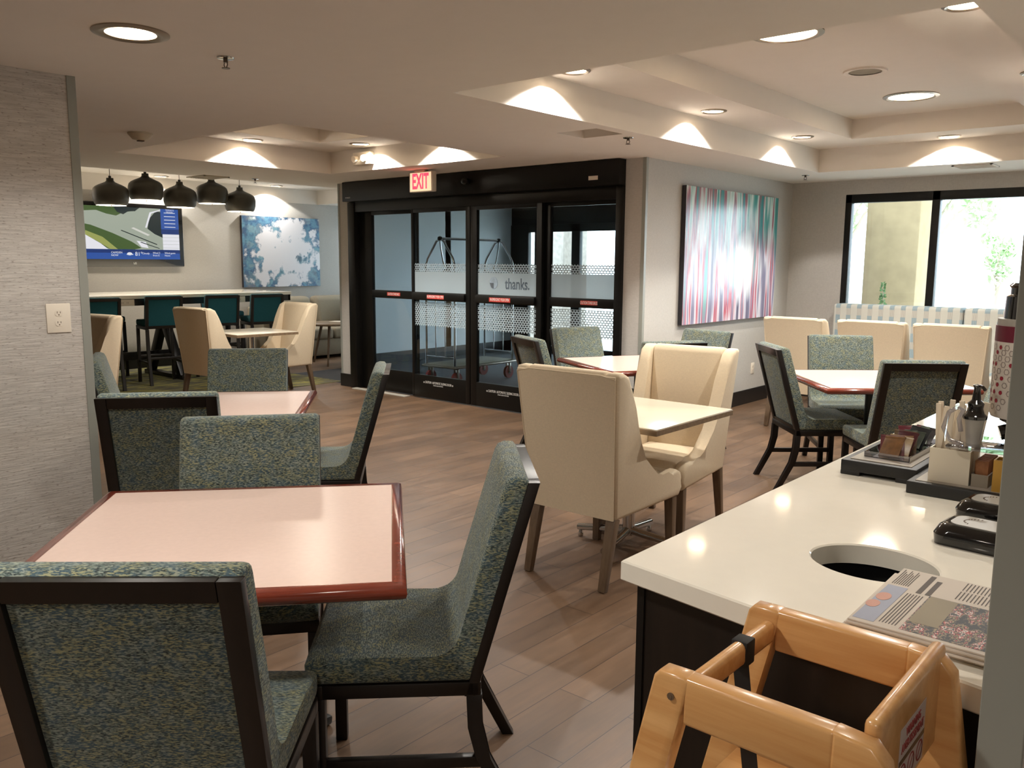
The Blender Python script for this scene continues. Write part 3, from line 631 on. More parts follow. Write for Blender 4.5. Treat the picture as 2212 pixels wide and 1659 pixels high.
# ================================================================ GREEN DINING CHAIRS
def green_chair():
    t = thing('dining_chair', 'x', 'chair')
    W = .471/2
    # upholstered seat
    def arc(c, r, a0, a1, n):
        return [(c[0]+r*math.cos(math.radians(a0+(a1-a0)*k/n)), c[1]+r*math.sin(math.radians(a0+(a1-a0)*k/n))) for k in range(n+1)]
    seat = [(-.185, .41), (.235, .41), (.25, .425), (.252, .462), (.238, .477), (.12, .484), (0, .483)]+arc((-.0734, .562), .08, -90, -164, 8)+[(-.173, .60), (-.213, .60)]
    MB().prism(seat, 'x', -W+.002, W-.002, .014, 3).build('seat', 'green', t, ang=50)
    back = [(-.205, .47), (-.1305, .47), (-.1503, .540), (-.167, .60), (-.262, .93), (-.272, .949), (-.292, .957), (-.318, .955), (-.330, .94)]
    MB().prism(back, 'x', -W+.0015, W-.0015, .014, 3).build('backrest', 'green', t, ang=50)
    # wooden back frame: two stiles, two rails, recessed panel
    def L(z): return -.200-(z-.40)*(.155/.543)
    def plate(mb, x0, x1, z0, z1, f, r):     # slab following the rear line, f forward, r rear offset
        mb.prism([(L(z0)+r, z0), (L(z0)+f, z0), (L(z1)+f, z1), (L(z1)+r, z1)], 'x', x0, x1, .003)
    fr = MB(); plate(fr, -W, -W+.045, .37, .943, .030, 0); plate(fr, W-.045, W, .37, .943, .030, 0)
    plate(fr, -W+.045, W-.045, .898, .943, .030, 0); plate(fr, -W+.045, W-.045, .385, .43, .030, 0)
    fr.build('back_frame', 'dark', t)
    pn = MB(); plate(pn, -W+.044, W-.044, .425, .90, .028, .014); pn.build('back_panel', 'green', t)
    s = MB(); s.box(-W, W, .205, .235, .372, .410, .003).box(-W, -W+.028, -.20, .206, .372, .410, .003).box(W-.028, W, -.20, .206, .372, .410, .003).box(-W, W, -.205, -.18, .372, .41, .003)
    s.build('seat_frame', 'dark', t)
    for sx in (-1, 1):
        MB().box(sx*(W-.018)-.018, sx*(W-.018)+.018, .200, .236, 0, .373, .003).build('leg', 'dark', t)
        xx = sx*(W-.018); prof = [(-.190, .372), (-.165, .372), (-.172, .28), (-.195, .18), (-.292, 0), (-.328, 0), (-.235, .17), (-.212, .26), (-.208, .372)]
        prof = [(-.208, .374), (-.166, .374), (-.170, .28), (-.192, .19), (-.290, 0), (-.326, 0), (-.228, .19), (-.208, .28)]
        MB().prism(prof, 'x', xx-.018, xx+.018, .003).build('leg', 'dark', t)
        MB().box(xx-.012, xx+.012, -.205, .202, .165, .195, .002).build('stretcher', 'dark', t)
    return t
G = [
 (-1.691, .869, 132, 'green woven dining chair nearest the viewer, its framed back cut by the left photo edge', 'chairs around the front table'),
 (-1.726, 1.549, -135, 'green woven dining chair seen side-on right of the front table', 'chairs around the front table'),
 (-2.377, 1.441, -38, 'green woven dining chair facing the viewer across the front table', 'chairs around the front table'),
 (-3.581, 1.846, 141.3, 'green woven dining chair with framed back against the ribbed wall edge', 'chairs around the second table'),
 (-3.574, 2.640, -132.6, 'green woven dining chair seen side-on right of the second table', 'chairs around the second table'),
 (-4.41, 2.69, -40, 'green woven dining chair facing the viewer across the second table', 'chairs around the second table'),
 (-4.735, 2.325, 62, 'green woven dining chair mostly hidden behind the ribbed wall', 'chairs around the second table'),
 (-2.16, 5.68, 42, 'green woven dining chair seen from behind left of the right-hand table', 'chairs around the right-hand table'),
 (-1.546, 5.409, 129, 'green woven dining chair with dark framed back behind the counter', 'chairs around the right-hand table'),
 (-2.166, 6.33, -57, 'green woven dining chair facing the viewer across the right-hand table', 'chairs around the right-hand table'),
 (-1.30, 6.35, -142, 'green woven dining chair half hidden behind the tall white dispenser', 'chairs around the right-hand table'),
 (-3.79, 5.014, 62.7, 'green woven dining chair by the entrance doors turned away from the viewer', 'chairs around the table by the entrance'),
 (-3.965, 5.672, -17, 'green woven dining chair whose pale back stands before the bright door pane', 'chairs around the table by the entrance'),
 (-3.385, 6.003, -104, 'green woven dining chair under the streaked painting', 'chairs around the table by the entrance'),
 (-3.244, 5.379, 146, 'green woven dining chair hidden but for its top edge behind the cream chair', 'chairs around the table by the entrance'),
]
gc = green_chair()
for i, (x, y, a, lab, grp) in enumerate(G):
    o = gc if i == 0 else dup(gc)
    o.location = (x, y, .0); o.rotation_euler = (0, 0, math.radians(a-90)); o['label'] = lab; o['group'] = grp

# ================================================================ CREAM WING CHAIRS
def wing_chair():
    t = thing('wing_chair', 'x', 'chair')
    WT, WB_, WA = .575, .485, .536
    def wf(c):
        k = max(0, min(1.1, (c.z-.325)/.69)); w = WB_+(WT-WB_)*k+(c.y+.3)/.64*.012*(1-k); return (c.x*w/WT, c.y, c.z)
    side = [(-.262, .325), (-.338, 1.0), (-.330, 1.016), (-.285, 1.018), (-.235, .995), (-.195, .93), (-.160, .84), (-.125, .75), (-.085, .665), (-.035, .585), (.02, .515), (.08, .470), (.14, .452), (.20, .455), (.25, .468), (.30, .468), (.335, .452), (.348, .425), (.345, .37), (.336, .325)]
    for s in (-1, 1):
        a, b = sorted((s*WT/2, s*(WT/2-.075)))
        MB().prism(side, 'x', a, b, .022, 3).warp(wf).build('side_wing', 'cream', t, ang=60)
    hx = WT/2-.074
    back = [(-.262, .325), (-.338, .998), (-.332, 1.016), (-.300, 1.022), (-.262, 1.012), (-.248, .985), (-.150, .46), (-.140, .325)]
    MB().prism(back, 'x', -hx, hx, .012, 3).warp(wf).build('backrest', 'cream', t, ang=60)
    rear = [(-.268, .327), (-.344, 1.000), (-.338, 1.004), (-.262, .327)]
    MB().prism(rear, 'x', -WT/2+.012, WT/2-.012, .002).warp(wf).build('rear_panel', 'cream', t)
    def ln(sx): return [wf(Vector((sx*(WT/2-.012), -.266-(z-.327)*.1129-.002, z))) for z in (.33, .5, .7, .85, .99)]
    MB().tube(ln(-1)+[wf(Vector((x, -.341, 1.004))) for x in (-.2, 0, .2)]+ln(1)[::-1], .0035, 6).build('piping', 'cream', t)
    MB().box(-hx, hx, -.17, .325, .325, .385, .01).warp(wf).build('seat_base', 'cream', t)
    MB().box(-hx+.002, hx-.002, -.165, .345, .383, .455, .028, 4).warp(wf).build('seat', 'cream', t, ang=60)
    for sx in (-1, 1):
        MB().bar((sx*.215, .300, .33), (sx*.225, .300, 0), .050, .046, (0, 1, 0), .003, .036, .034).build('leg', 'taupe', t)
        MB().bar((sx*.215, -.240, .33), (sx*.215, -.315, 0), .050, .046, (0, 1, 0), .003, .036, .034).build('leg', 'taupe', t)
    return t
WC = [
 (-2.322, 3.393, 91.5, 'cream wing chair with its back to the viewer left of the counter corner', 'cream wing chairs at the small middle table'),
 (-2.395, 4.125, -83, 'cream wing chair facing the viewer behind the small middle table', 'cream wing chairs at the small middle table'),
 (-3.037, 7.73, 88, 'cream wing chair left of three backs before the window bench', 'cream wing chairs before the window bench'),
 (-2.397, 7.798, 90, 'cream wing chair middle of three backs before the window bench', 'cream wing chairs before the window bench'),
 (-1.792, 7.813, 93, 'cream wing chair right of three backs before the window bench', 'cream wing chairs before the window bench'),
 (-8.066, 4.68, 96, 'cream wing chair with its back to the viewer before the teal bar stools', 'cream wing chairs in the lounge'),
 (-8.182, 5.472, -88, 'cream wing chair facing the viewer beside the sofa and lounge table', 'cream wing chairs in the lounge'),
 (-7.51, 2.95, -78, 'cream wing chair half hidden by the ribbed wall edge', 'cream wing chairs in the lounge'),
]
wc = wing_chair()
for i, (x, y, a, lab, grp) in enumerate(WC):
    o = wc if i == 0 else dup(wc)
    o.location = (x, y, .0); o.rotation_euler = (0, 0, math.radians(a-90)); o['label'] = lab; o['group'] = grp

# ================================================================ TABLES
def frame_ring(mb, h, w, z0, z1, bev):
    # mitred bullnose edge of a square top: sweep an outline
    n = 5; prof = [(h-w, z0), (h-.012, z0), (h-.003, z0+.006), (h, (z0+z1)/2), (h-.003, z1-.006), (h-.014, z1-.0), (h-w, z1)]
    rings = []
    for sx, sy in ((-1, -1), (1, -1), (1, 1), (-1, 1)): rings.append([mb.bm.verts.new((sx*r, sy*r, z)) for r, z in prof])
    for i in range(4):
        A, B = rings[i], rings[(i+1) % 4]
        for k in range(len(prof)-1): mb.bm.faces.new((A[k], B[k], B[k+1], A[k+1]))
    return mb
def pink_table(x, y, a, lab, h=.485):
    t = thing('laminate_table', lab, 'table', (x, y, 0), math.radians(a), 'pink laminate tables with red wood edges')
    MB().box(-h+.034, h-.034, -h+.034, h-.034, .706, .7362, 0).build('tabletop', 'laminate', t, smooth=False)
    frame_ring(MB(), h, .036, .700, .737, 0).build('edge_band', 'cherry', t, ang=50)
    MB().cyl((0, 0, .03), (0, 0, .70), .038, 24).box(-.16, .16, -.16, .16, .688, .706, .003).build('pedestal', 'black', t)
    b = MB()
    for k in range(4): b.bar((0, 0, .045), (.33*math.cos(k*PI/2+PI/4), .33*math.sin(k*PI/2+PI/4), .018), .06, .05, bev=.008, w1=.05, d1=.03)
    b.build('cross_base', 'black', t); return t
pink_table(-2.118, 1.244, 48.9, 'large pink laminate table in front with a lit spot on its top')
pink_table(-4.083, 2.403, 48.3, 'pink laminate table behind the front one, beside the ribbed wall', .43)
pink_table(-1.845, 5.86, 41, 'pink laminate table at right behind the counter')
pink_table(-3.49, 5.56, 61, 'pink laminate table by the entrance doors with window glare on it')
def small_table(x, y, a, lab, h, base='chrome'):
    t = thing('small_table', lab, 'table', (x, y, 0), math.radians(a), 'small cream tables between wing chairs')
    MB().box(-h, h, -h, h, .704, .730, .001).build('edge_band', 'edge', t, smooth=False)
    MB().box(-h+.003, h-.003, -h+.003, h-.003, .729, .7355, .0015).build('tabletop', 'white', t)
    MB().cyl((0, 0, .06), (0, 0, .704), .033, 24).box(-.14, .14, -.14, .14, .694, .705, .002).build('pedestal', base, t)
    for k in range(4):
        a2 = k*PI/2+.15; ca, sa = math.cos(a2), math.sin(a2)
        leg = MB().tube([(0, 0, .09), (.09*ca, .09*sa, .075), (.30*ca, .30*sa, .05)], .024, 12, r1=.018).build('prong', base, t)
        MB().lathe([(0, 0), (.014, 0), (.016, .012), (.008, .035), (0, .035)], (.285*ca, .285*sa, 0), 14).build('glide', base, leg)
    return t
small_table(-2.375, 3.72, 0, 'small cream table with chrome prong base between two cream chairs', .385)
small_table(-8.10, 5.08, -3, 'small cream table with thin wood edge in the lounge', .36)

# ================================================================ HIGH TABLE AND STOOLS
bt = thing('high_table', 'long white bar-height communal table below the television', 'table', (-10.45, 4.9, 0))
by0, by1 = -2.6, 1.92
MB().box(-.60, .60, by0, by1, 1.035, 1.075, .003).build('tabletop', 'quartz', bt)
MB().box(-.585, -.555, by0+.02, by1-.01, .955, 1.035).box(.555, .585, by0+.02, by1-.01, .955, 1.035).box(-.585, .585, by1-.04, by1-.01, .955, 1.035).build('apron', 'dark', bt)
for yy in (.40, 1.07, -1.2):
    m = MB()
    for s in (-1, 1): m.bar((s*.42, yy, 0.01), (-s*.10, yy+.0, .955), .10, .09, (0, 1, 0), .004)
    m.bar((-.50, yy, .03), (.50, yy, .03), .10, .06, bev=.004); m.build('trestle_leg', 'dark', bt)
MB().bar((0, -1.2, .30), (0, 1.07, .30), .05, .10, bev=.004).build('centre_beam', 'dark', bt)
for yy in (-.36, 1.10):
    ob = MB().box(.585, .60, yy-.11, yy+.11, .957, 1.030, .003).build('power_box', 'offwhite', bt)
    m = MB()
    for dy in (-.03, .03):
        m.box(.600, .6015, yy+dy-.009, yy+dy-.006, .985, 1.0).box(.600, .6015, yy+dy+.006, yy+dy+.009, .985, 1.0)
    m.build('socket_slots', 'slot', ob, smooth=False)
def bar_stool():
    t = thing('bar_stool', 'x', 'bar stool', group=None); W = .215
    def L(z): return -.185-(z-.70)*.16
    MB().prism([(L(.66)+.03, .70), (.21, .70), (.222, .715), (.22, .755), (.20, .768), (0, .772), (-.10, .772), (-.13, .79)], 'x', -W+.004, W-.004, .012).build('seat', 'teal', t, ang=50)
    MB().prism([(L(.75)+.018, .74), (L(.75)+.085, .78), (L(1.045)+.075, 1.045), (L(1.058)+.05, 1.062), (L(1.058)+.02, 1.058)], 'x', -W+.004, W-.004, .012).build('backrest', 'teal', t, ang=50)
    def plate(mb, x0, x1, z0, z1, f, r): mb.prism([(L(z0)+r, z0), (L(z0)+f, z0), (L(z1)+f, z1), (L(z1)+r, z1)], 'x', x0, x1, .003)
    m = MB(); plate(m, -W, -W+.035, .665, 1.05, .03, 0); plate(m, W-.035, W, .665, 1.05, .03, 0); plate(m, -W+.03, W-.03, 1.018, 1.05, .03, 0); plate(m, -W+.03, W-.03, .67, .705, .03, 0); m.build('back_frame', 'dark', t)
    m = MB(); plate(m, -W+.034, W-.034, .70, 1.02, .026, .012); m.build('back_panel', 'teal', t)
    MB().box(-W, W, .185, .215, .66, .70, .003).box(-W, -W+.028, -.17, .19, .66, .70, .003).box(W-.028, W, -.17, .19, .66, .70, .003).build('seat_frame', 'dark', t)
    for s in (-1, 1):
        MB().bar((s*(W-.018), .198, .662), (s*(W-.012), .205, 0), .036, .036, (0, 1, 0), .003).build('leg', 'dark', t)
        MB().prism([(-.19, .665), (-.155, .665), (-.16, .40), (-.225, 0), (-.26, 0), (-.195, .40)], 'x', s*(W-.018)-.018, s*(W-.018)+.018, .003).build('leg', 'dark', t)
        MB().box(s*(W-.018)-.011, s*(W-.018)+.011, -.19, .20, .245, .275, .002).build('stretcher', 'dark', t)
    MB().box(-W+.02, W-.02, .188, .212, .30, .33, .002).build('footrest', 'dark', t); MB().box(-W+.02, W-.02, -.195, -.172, .30, .33, .002).build('rear_stretcher', 'dark', t)
    return t
BS = [(-9.84, 4.19, 172, 'teal bar stool at the left end, partly behind the ribbed wall', 1), (-9.93, 4.98, 170, 'teal bar stool second from the left before the high table', 1),
      (-9.84, 5.69, 170, 'teal bar stool behind the lounge cream chair', 1), (-9.70, 6.25, 168, 'teal bar stool nearest the end of the high table', 1),
      (-11.0, 4.75, 0, 'teal bar stool across the high table under the television', 2), (-11.0, 6.45, 0, 'teal bar stool across the high table near its right end', 2)]
bs = bar_stool()
for i, (x, y, a, lab, g) in enumerate(BS):
    o = bs if i == 0 else dup(bs)
    o.location = (x, y, .007 if x > -11.4 else 0); o.rotation_euler = (0, 0, math.radians(a-90)); o['label'] = lab; o['group'] = 'teal bar stools on the near side' if g == 1 else 'teal bar stools on the wall side'

# ================================================================ SOFA, SIDE TABLE, BENCH
t = thing('lounge_sofa', 'grey-olive sofa against the wall below the blotted painting', 'sofa', (-11.05, 8.12, 0))
MB().box(-.42, .42, -1.0, 1.1, .05, .30, .02).build('sofa_base', 'sofa', t)
MB().box(-.42, -.22, -1.0, 1.1, .28, .80, .05, 4).build('sofa_back', 'sofa', t, ang=60)
for a, b in ((-.84, -.02), (0, .94)): MB().box(-.20, .44, a, b, .295, .47, .04, 4).build('seat_cushion', 'sofa', t, ang=60)
for s, y in ((-1, -1.02), (1, .94)): MB().box(-.42, .43, y, y+.18, .05, .62, .04, 4).build('armrest', 'sofa', t, ang=60)
for a, b in ((-.82, -.04), (.02, .92)): MB().box(-.10, .10, a, b, -.22, .24, .08, 5).warp(lambda c: (c.x-.13-c.z*.25, c.y, c.z+.70)).build('back_cushion', 'sofa', t, ang=70)
for x in (-.36, .36):
    for y in (-.93, 1.03): MB().cyl((x, y, 0), (x, y, .06), .025, 12).build('leg', 'black', t)
o = MB().box(-.22, .22, -.07, .07, -.22, .22, .06, 5).warp(lambda c: (c.x*.98, c.y*(1.1-abs(c.x)*1.5), c.z)).build('throw_pillow', 'sofa', smooth=True, ang=70, loc=(-10.86, 8.72, .70), rz=1.35)
tag(o, 'square grey-olive pillow leaning at the right end of the sofa', 'pillow'); o.rotation_euler = (-.35, 0, 1.35)
t = thing('round_side_table', 'round side table with splayed wooden legs before the sofa', 'side table', (-10.02, 7.62, 0))
MB().lathe([(0, .572), (.36, .572), (.372, .585), (.372, .600), (.36, .606), (0, .606)], seg=48).build('tabletop', 'edge', t)
for k in range(3):
    a = k*2*PI/3-.85; MB().tube([(.20*math.cos(a), .20*math.sin(a), .572), (.37*math.cos(a), .37*math.sin(a), 0)], .022, 10, r1=.014).build('leg', 'taupe', t)
o = MB().box(-.14, .14, -.10, .10, 0, .008, .001).build('folded_magazine', 'paper', loc=(-9.98, 7.74, .607), rz=.5); tag(o, 'pale magazine lying on the round side table', 'magazine')
t = thing('banquette_bench', 'striped banquette bench along the wall under the window', 'bench', (-1.40, 9.2, 0))
for i, (a, b) in enumerate(((-1.95, -.676), (-.672, .60), (.604, 1.9))):
    MB().box(a, b, -.02, .20, .42, 1.075, .03, 4).build('back_cushion', 'bench', t, ang=60)
    MB().box(a, b, -.52, -.015, .34, .47, .03, 4).build('seat_cushion', 'bench', t, ang=60)
MB().box(-1.93, 1.88, -.46, .19, .0, .34, .004).build('bench_base', 'cab', t)

# ================================================================ COUNTER
CT = .944
FX0, FX1 = -.842, .35
def fy(x): return 1.297-.142*(x+.842)
def slab():
    mb = MB(); bm = mb.bm; hc = (-.481, 1.606); hr = (.113, .098); n = 48
    outer = [(FX0, fy(FX0)), (FX1, fy(FX1)), (FX1, 3.75), (FX0, 3.75)]
    def ringpts():
        pts = []
        for k in range(n):
            a = 2*PI*k/n; dx, dy = math.cos(a), math.sin(a); best = None
            for i in range(4):
                p, q = outer[i], outer[(i+1) % 4]; ex, ey = q[0]-p[0], q[1]-p[1]; den = dx*ey-dy*ex
                if abs(den) < 1e-9: continue
                tt = ((p[0]-hc[0])*ey-(p[1]-hc[1])*ex)/den; uu = ((p[0]-hc[0])*dy-(p[1]-hc[1])*dx)/den
                if tt > 0 and -1e-6 <= uu <= 1+1e-6 and (best is None or tt < best): best = tt
            pts.append((hc[0]+dx*best, hc[1]+dy*best))
        return pts
    rp = ringpts()
    for c in outer:      # snap nearest ring point to each corner
        k = min(range(n), key=lambda i: (rp[i][0]-c[0])**2+(rp[i][1]-c[1])**2); rp[k] = c
    ho = [(hc[0]+hr[0]*math.cos(2*PI*k/n), hc[1]+hr[1]*math.sin(2*PI*k/n)) for k in range(n)]
    z1, z0 = CT, CT-.040
    def ring(pts, z): return [bm.verts.new((p[0], p[1], z)) for p in pts]
    e = .003
    def inset(p): 
        v = Vector((p[0]-hc[0], p[1]-hc[1])); return (p[0]-e*(1 if p[0] > 0 else -1)*(abs(p[0]-FX0) < 1e-5 or abs(p[0]-FX1) < 1e-5), p[1]+(e if p[1] < 1.5 and abs(p[1]-fy(p[0])) < 1e-4 else 0)-(e if abs(p[1]-3.75) < 1e-5 else 0))
    R = [ring(ho, z0), ring(ho, z1-e), ring([(hc[0]+(p[0]-hc[0])*(1+e/hr[0]), hc[1]+(p[1]-hc[1])*(1+e/hr[1])) for p in ho], z1), ring([inset(p) for p in rp], z1), ring(rp, z1-e), ring(rp, z0+e), ring([inset(p) for p in rp], z0)]
    R.append(R[0])
    for A, B in zip(R, R[1:]):
        for k in range(n): bm.faces.new((A[k], A[(k+1) % n], B[(k+1) % n], B[k]))
    return mb.build('stone_countertop', 'quartz', ang=40)
tag(slab(), 'white quartz countertop with a round waste hole at lower right', 'countertop')
cb = thing('counter_cabinet', 'dark wood cabinet carrying the white countertop', 'cabinet', (0, 0, 0))
cx0 = FX0+.028
def cy(x): return fy(x)+.03
m = MB(); m.prism([(cx0, cy(cx0)), (FX1-.02, cy(FX1)), (FX1-.02, cy(FX1)+.02), (cx0, cy(cx0)+.02)], 'z', .10, CT-.041)
m.box(cx0, cx0+.02, cy(cx0)+.02, 3.72, .10, CT-.041).box(FX1-.04, FX1-.02, 1.20, 3.72, .10, CT-.041).box(cx0+.02, FX1-.04, 3.70, 3.72, .10, CT-.041).box(cx0+.02, FX1-.04, 1.36, 3.70, .10, .12)
m.build('carcass', 'cab', cb, smooth=False)
MB().box(cx0+.04, FX1-.06, 1.38, 3.66, 0, .10).build('plinth', 'black', cb, smooth=False)
MB().prism([(cx0-.004, cy(cx0)-.004), (cx0+.012, cy(cx0)-.006), (cx0+.012, cy(cx0)), (cx0, cy(cx0))], 'z', .0, CT-.041).build('corner_strip', 'black', cb, smooth=False)
for k in range(3): MB().box(cx0-.014, cx0-.001, 1.34+k*.79, 2.11+k*.79, .13, CT-.06, .002).build('side_door', 'cab', cb)
o = MB().lathe([(.128, CT-.046), (.128, .30), (.10, .28), (0, .28), (0, .284), (.098, .284), (.124, .304), (.124, CT-.046)], (-.481, 1.606, 0), 40).build('waste_bin', 'trashdark'); tag(o, 'black waste bin inside the counter under the round hole', 'bin')
# newspapers
def newspaper(z, dx, dy, rot, label, top=False):
    t = thing('newspaper', label, 'newspaper', (-.41+dx, 1.256+dy, z), rot, 'newspapers stacked on the counter')
    MB().box(0, .30, 0, .285, 0, .0045, .0015).box(.001, .30, .002, .284, .0046, .0078, .0012).build('folded_sheets', 'paper', t)
    if not top: return t
    zt = .0080; PX = lambda n, m_, pts, k=0: MB().poly([(x, y, zt+.0002*k) for x, y in pts], [tuple(range(len(pts)))])
    def patch(name, m_, x0, x1, y0, y1, k=0):
        MB().box(x0, x1, y0, y1, zt+.0002*k, zt+.0002*k+.0002).build(name, m_, t, smooth=False)
    photo = NT('printed_photo'); nn = photo.noise(photo.coords((70, 26, 1)), 1, 3, .65); n2 = photo.noise(photo.coords((160, 120, 1)), 1, 2)
    photo.color(photo.ramp(photo.math('ADD', photo.math('MULTIPLY', nn, .7), photo.math('MULTIPLY', n2, .3)), [(0, s2l((30, 30, 34))), (.44, s2l((66, 60, 54))), (.48, s2l((150, 128, 100))), (.51, s2l((40, 38, 44))), (.545, s2l((178, 66, 62))), (.57, s2l((198, 186, 176))), (.60, s2l((60, 54, 52)))], 'CONSTANT')); photo.p.inputs['Roughness'].default_value = .6
    patch('printed_photo', photo.m, .072, .29, .012, .175); patch('printed_photo', mat('photo_sky', (132, 118, 88), .6, var=.1), .074, .115, .05, .174, 1)
    patch('printed_photo', mat('photo_blue', (150, 154, 172), .6, var=.06), .005, .036, .012, .185)
    for cx_, cy_, r in ((.016, .125, .011), (.012, .085, .010)): MB().lathe([(0, 0), (r, 0), (r, .0003), (0, .0003)], (cx_, cy_, zt+.0003), 20, sy=1.7).build('printed_face', mat('photo_skin', (196, 140, 120), .6, var=.1), t)
    m = MB()
    for k in range(9):
        x = .007+k*.0035
        if k < 8: m.box(x, x+.0014, .195, .275 - .01*(k % 3), zt, zt+.0002)
    for k in range(6): m.box(.041+k*.0045, .0425+k*.0045, .02, .165, zt, zt+.0002)
    for k in range(34):
        for j in range(2): m.box(.105+k*.0054, .1066+k*.0054, .190+j*.047, .190+j*.047+.040, zt, zt+.0002)
    m.build('text_lines', 'ink', t, smooth=False)
    m = MB()
    for x in (.050, .064): m.box(x, x+.008, .175, .272-.02*(x > .06), zt, zt+.0002)
    m.build('headline', 'ink', t, smooth=False)
    return t
newspaper(CT+.0005, -.012, .012, .02, 'bottom newspaper of the stack on the counter corner'); newspaper(CT+.0088, -.006, .004, -.015, 'middle newspaper of the stack, edges showing below the top one')
newspaper(CT+.0171, .0, .0, 0.0, 'top newspaper of the stack with printed photos, over the waste hole', True)
# black trays
t = thing('condiment_tray', 'matte black tray with tea packets at the counter edge', 'tray', (-.775, 2.25, CT), 0, 'black counter trays')
MB().box(0, .19, 0, .44, .010, .040, .003).box(0, .05, 0, .44, 0, .012, .002).box(.14, .19, 0, .44, 0, .012, .002).build('tray_body', 'tray', t)
MB().box(.018, .172, .02, .42, .040, .042).build('beige_insert', 'beige', t)
m = MB(); m.box(.04, .155, .06, .36, .043, .045).box(.04, .042, .06, .36, .045, .058).box(.153, .155, .06, .36, .045, .058).box(.04, .155, .06, .062, .045, .058).box(.04, .155, .358, .36, .045, .058)
tc_ = m.build('packet_dish', 'clear', smooth=False); tc_.location = (-.775, 2.25, CT); tag(tc_, 'shallow clear dish holding tea packets on the left tray', 'dish')
packc = [(118, 84, 52), (92, 40, 44), (150, 128, 96), (120, 90, 60), (74, 30, 36), (88, 66, 40), (46, 62, 48), (60, 70, 60), (36, 40, 44), (104, 36, 50), (66, 84, 62), (52, 46, 50)]
for k in range(12):
    pk = MB(); pk.box(-.030, .030, -.0016, .0016, 0, .062, .0012).box(-.030, .030, -.0022, .0022, .056, .062, .0005)
    o = pk.build('tea_packet', mat('packet_foil', packc[k], .35, var=.25, vscale=60), loc=(-.68+.004*(k % 3), 2.330+k*.023, CT+.047+.0), rz=.25*((k % 3)-1)*.6)
    o.rotation_euler = (-.62-.09*((k*5) % 4), .10*((k*7) % 3-1), .22*((k*3) % 4-1.5)); tag(o, 'tea packet leaning in the clear dish on the left tray', 'packet', 'tea packets in the dish')
t = thing('condiment_tray', 'matte black tray carrying the boxes and the white dispenser', 'tray', (-.585, 2.165, CT), 0, 'black counter trays')
MB().box(0, .38, 0, .42, .0, .031, .003).build('tray_body', 'tray', t); MB().box(.016, .364, .016, .404, .031, .0325).build('beige_insert', 'beige', t)
def obox(name, m_, x0, x1, y0, y1, z0, z1, label, cat, th=.003):
    m = MB(); m.box(x0, x1, y0, y0+th, z0, z1).box(x0, x1, y1-th, y1, z0, z1).box(x0, x0+th, y0+th, y1-th, z0, z1).box(x1-th, x1, y0+th, y1-th, z0, z1).box(x0+th, x1-th, y0+th, y1-th, z0, z0+th)
    return tag(m.build(name, m_, smooth=False), label, cat)
BZ = CT+.0327
obox('straw_box', 'white', -.546, -.456, 2.20, 2.30, BZ, BZ+.082, 'square white box holding stirrers and straws', 'box')
obox('packet_box', 'beige', -.452, -.416, 2.205, 2.33, BZ, BZ+.030, 'low brown box full of sugar packets', 'box')
obox('yellow_box', mat('yellow_card', (196, 150, 62), .5), -.404, -.36, 2.185, 2.232, BZ, BZ+.075, 'yellow box beside the white dispenser', 'box')
rnd = random.Random(11)
for k in range(14):
    x = -.538+.0060*k; h = rnd.uniform(.165, .20); o = MB().box(-.006, .006, -.0025, .0025, 0, h, .0012).build('wrapped_stirrer', mat('paper_wrap', (222, 208, 186), .7, var=.04) if k == 0 else bpy.data.materials['paper_wrap'], loc=(x, 2.215+.018*(k % 4), BZ+.004))
    o.rotation_euler = (rnd.uniform(-.12, .06), rnd.uniform(-.10, .12), rnd.uniform(-.3, .3)); tag(o, 'paper-wrapped stirrer standing in the white box', 'stirrer', 'wrapped stirrers in the white box')
for k in range(10):
    o = MB().box(-.0145, .0145, -.0012, .0012, 0, .058, .001).build('sugar_packet', mat('sugar_paper', (150, 100, 62), .7, var=.2, vscale=90) if k == 0 else bpy.data.materials['sugar_paper'], loc=(-.434, 2.218+k*.0105, BZ+.004)); tag(o, 'brown sugar packet standing in the low box', 'packet', 'sugar packets in the low box')
# dispenser
t = thing('drink_dispenser', 'tall white dispenser with red and grey hexagons beside the right wall edge', 'dispenser', (-.363, 2.30, BZ))
MB().lathe([(0, 0), (.046, 0), (.048, .006), (.045, .02), (.030, .035), (.030, .14), (.058, .155), (.060, .165), (0, .165)], seg=36).build('black_base', 'gloss', t)
MB().lathe([(0, .165), (.078, .165), (.082, .175), (.082, .345), (0, .345)], seg=48).build('white_body', mat('dispenser_white', (222, 214, 206), .25, var=0), t)
MB().lathe([(.0, .345), (.0822, .345), (.0822, .382), (0, .382)], seg=48).build('maroon_band', 'maroon', t)
MB().lathe([(0, .382), (.080, .382), (.079, .398), (0, .398)], seg=48).build('grey_band', 'grey', t)
MB().lathe([(0, .398), (.068, .398), (.066, .45), (.058, .455), (.058, .47), (.062, .475), (.055, .482), (0, .482)], seg=40).build('black_cap', 'gloss', t)
rr = random.Random(3)
def hexd(a, z, r, filled, m_):
    m = MB(); R = .0826
    pts = [(r*math.cos(q*PI/3), r*math.sin(q*PI/3)) for q in range(6)]
    P = lambda u, v, k=0.: (math.cos(a+u/R)*(R+k), math.sin(a+u/R)*(R+k), z+v)
    if filled: m.poly([P(u, v) for u, v in pts], [(0, 1, 2, 3, 4, 5)])
    else: m.poly([P(u, v) for u, v in pts]+[P(u*.78, v*.78) for u, v in pts], [(i, (i+1) % 6, (i+1) % 6+6, i+6) for i in range(6)])
    return m.build('printed_hexagon', m_, t, smooth=False)
hg = mat('hexagon_grey', (140, 126, 122), .5, var=0); hr_ = mat('hexagon_red', (150, 30, 52), .5, var=0)
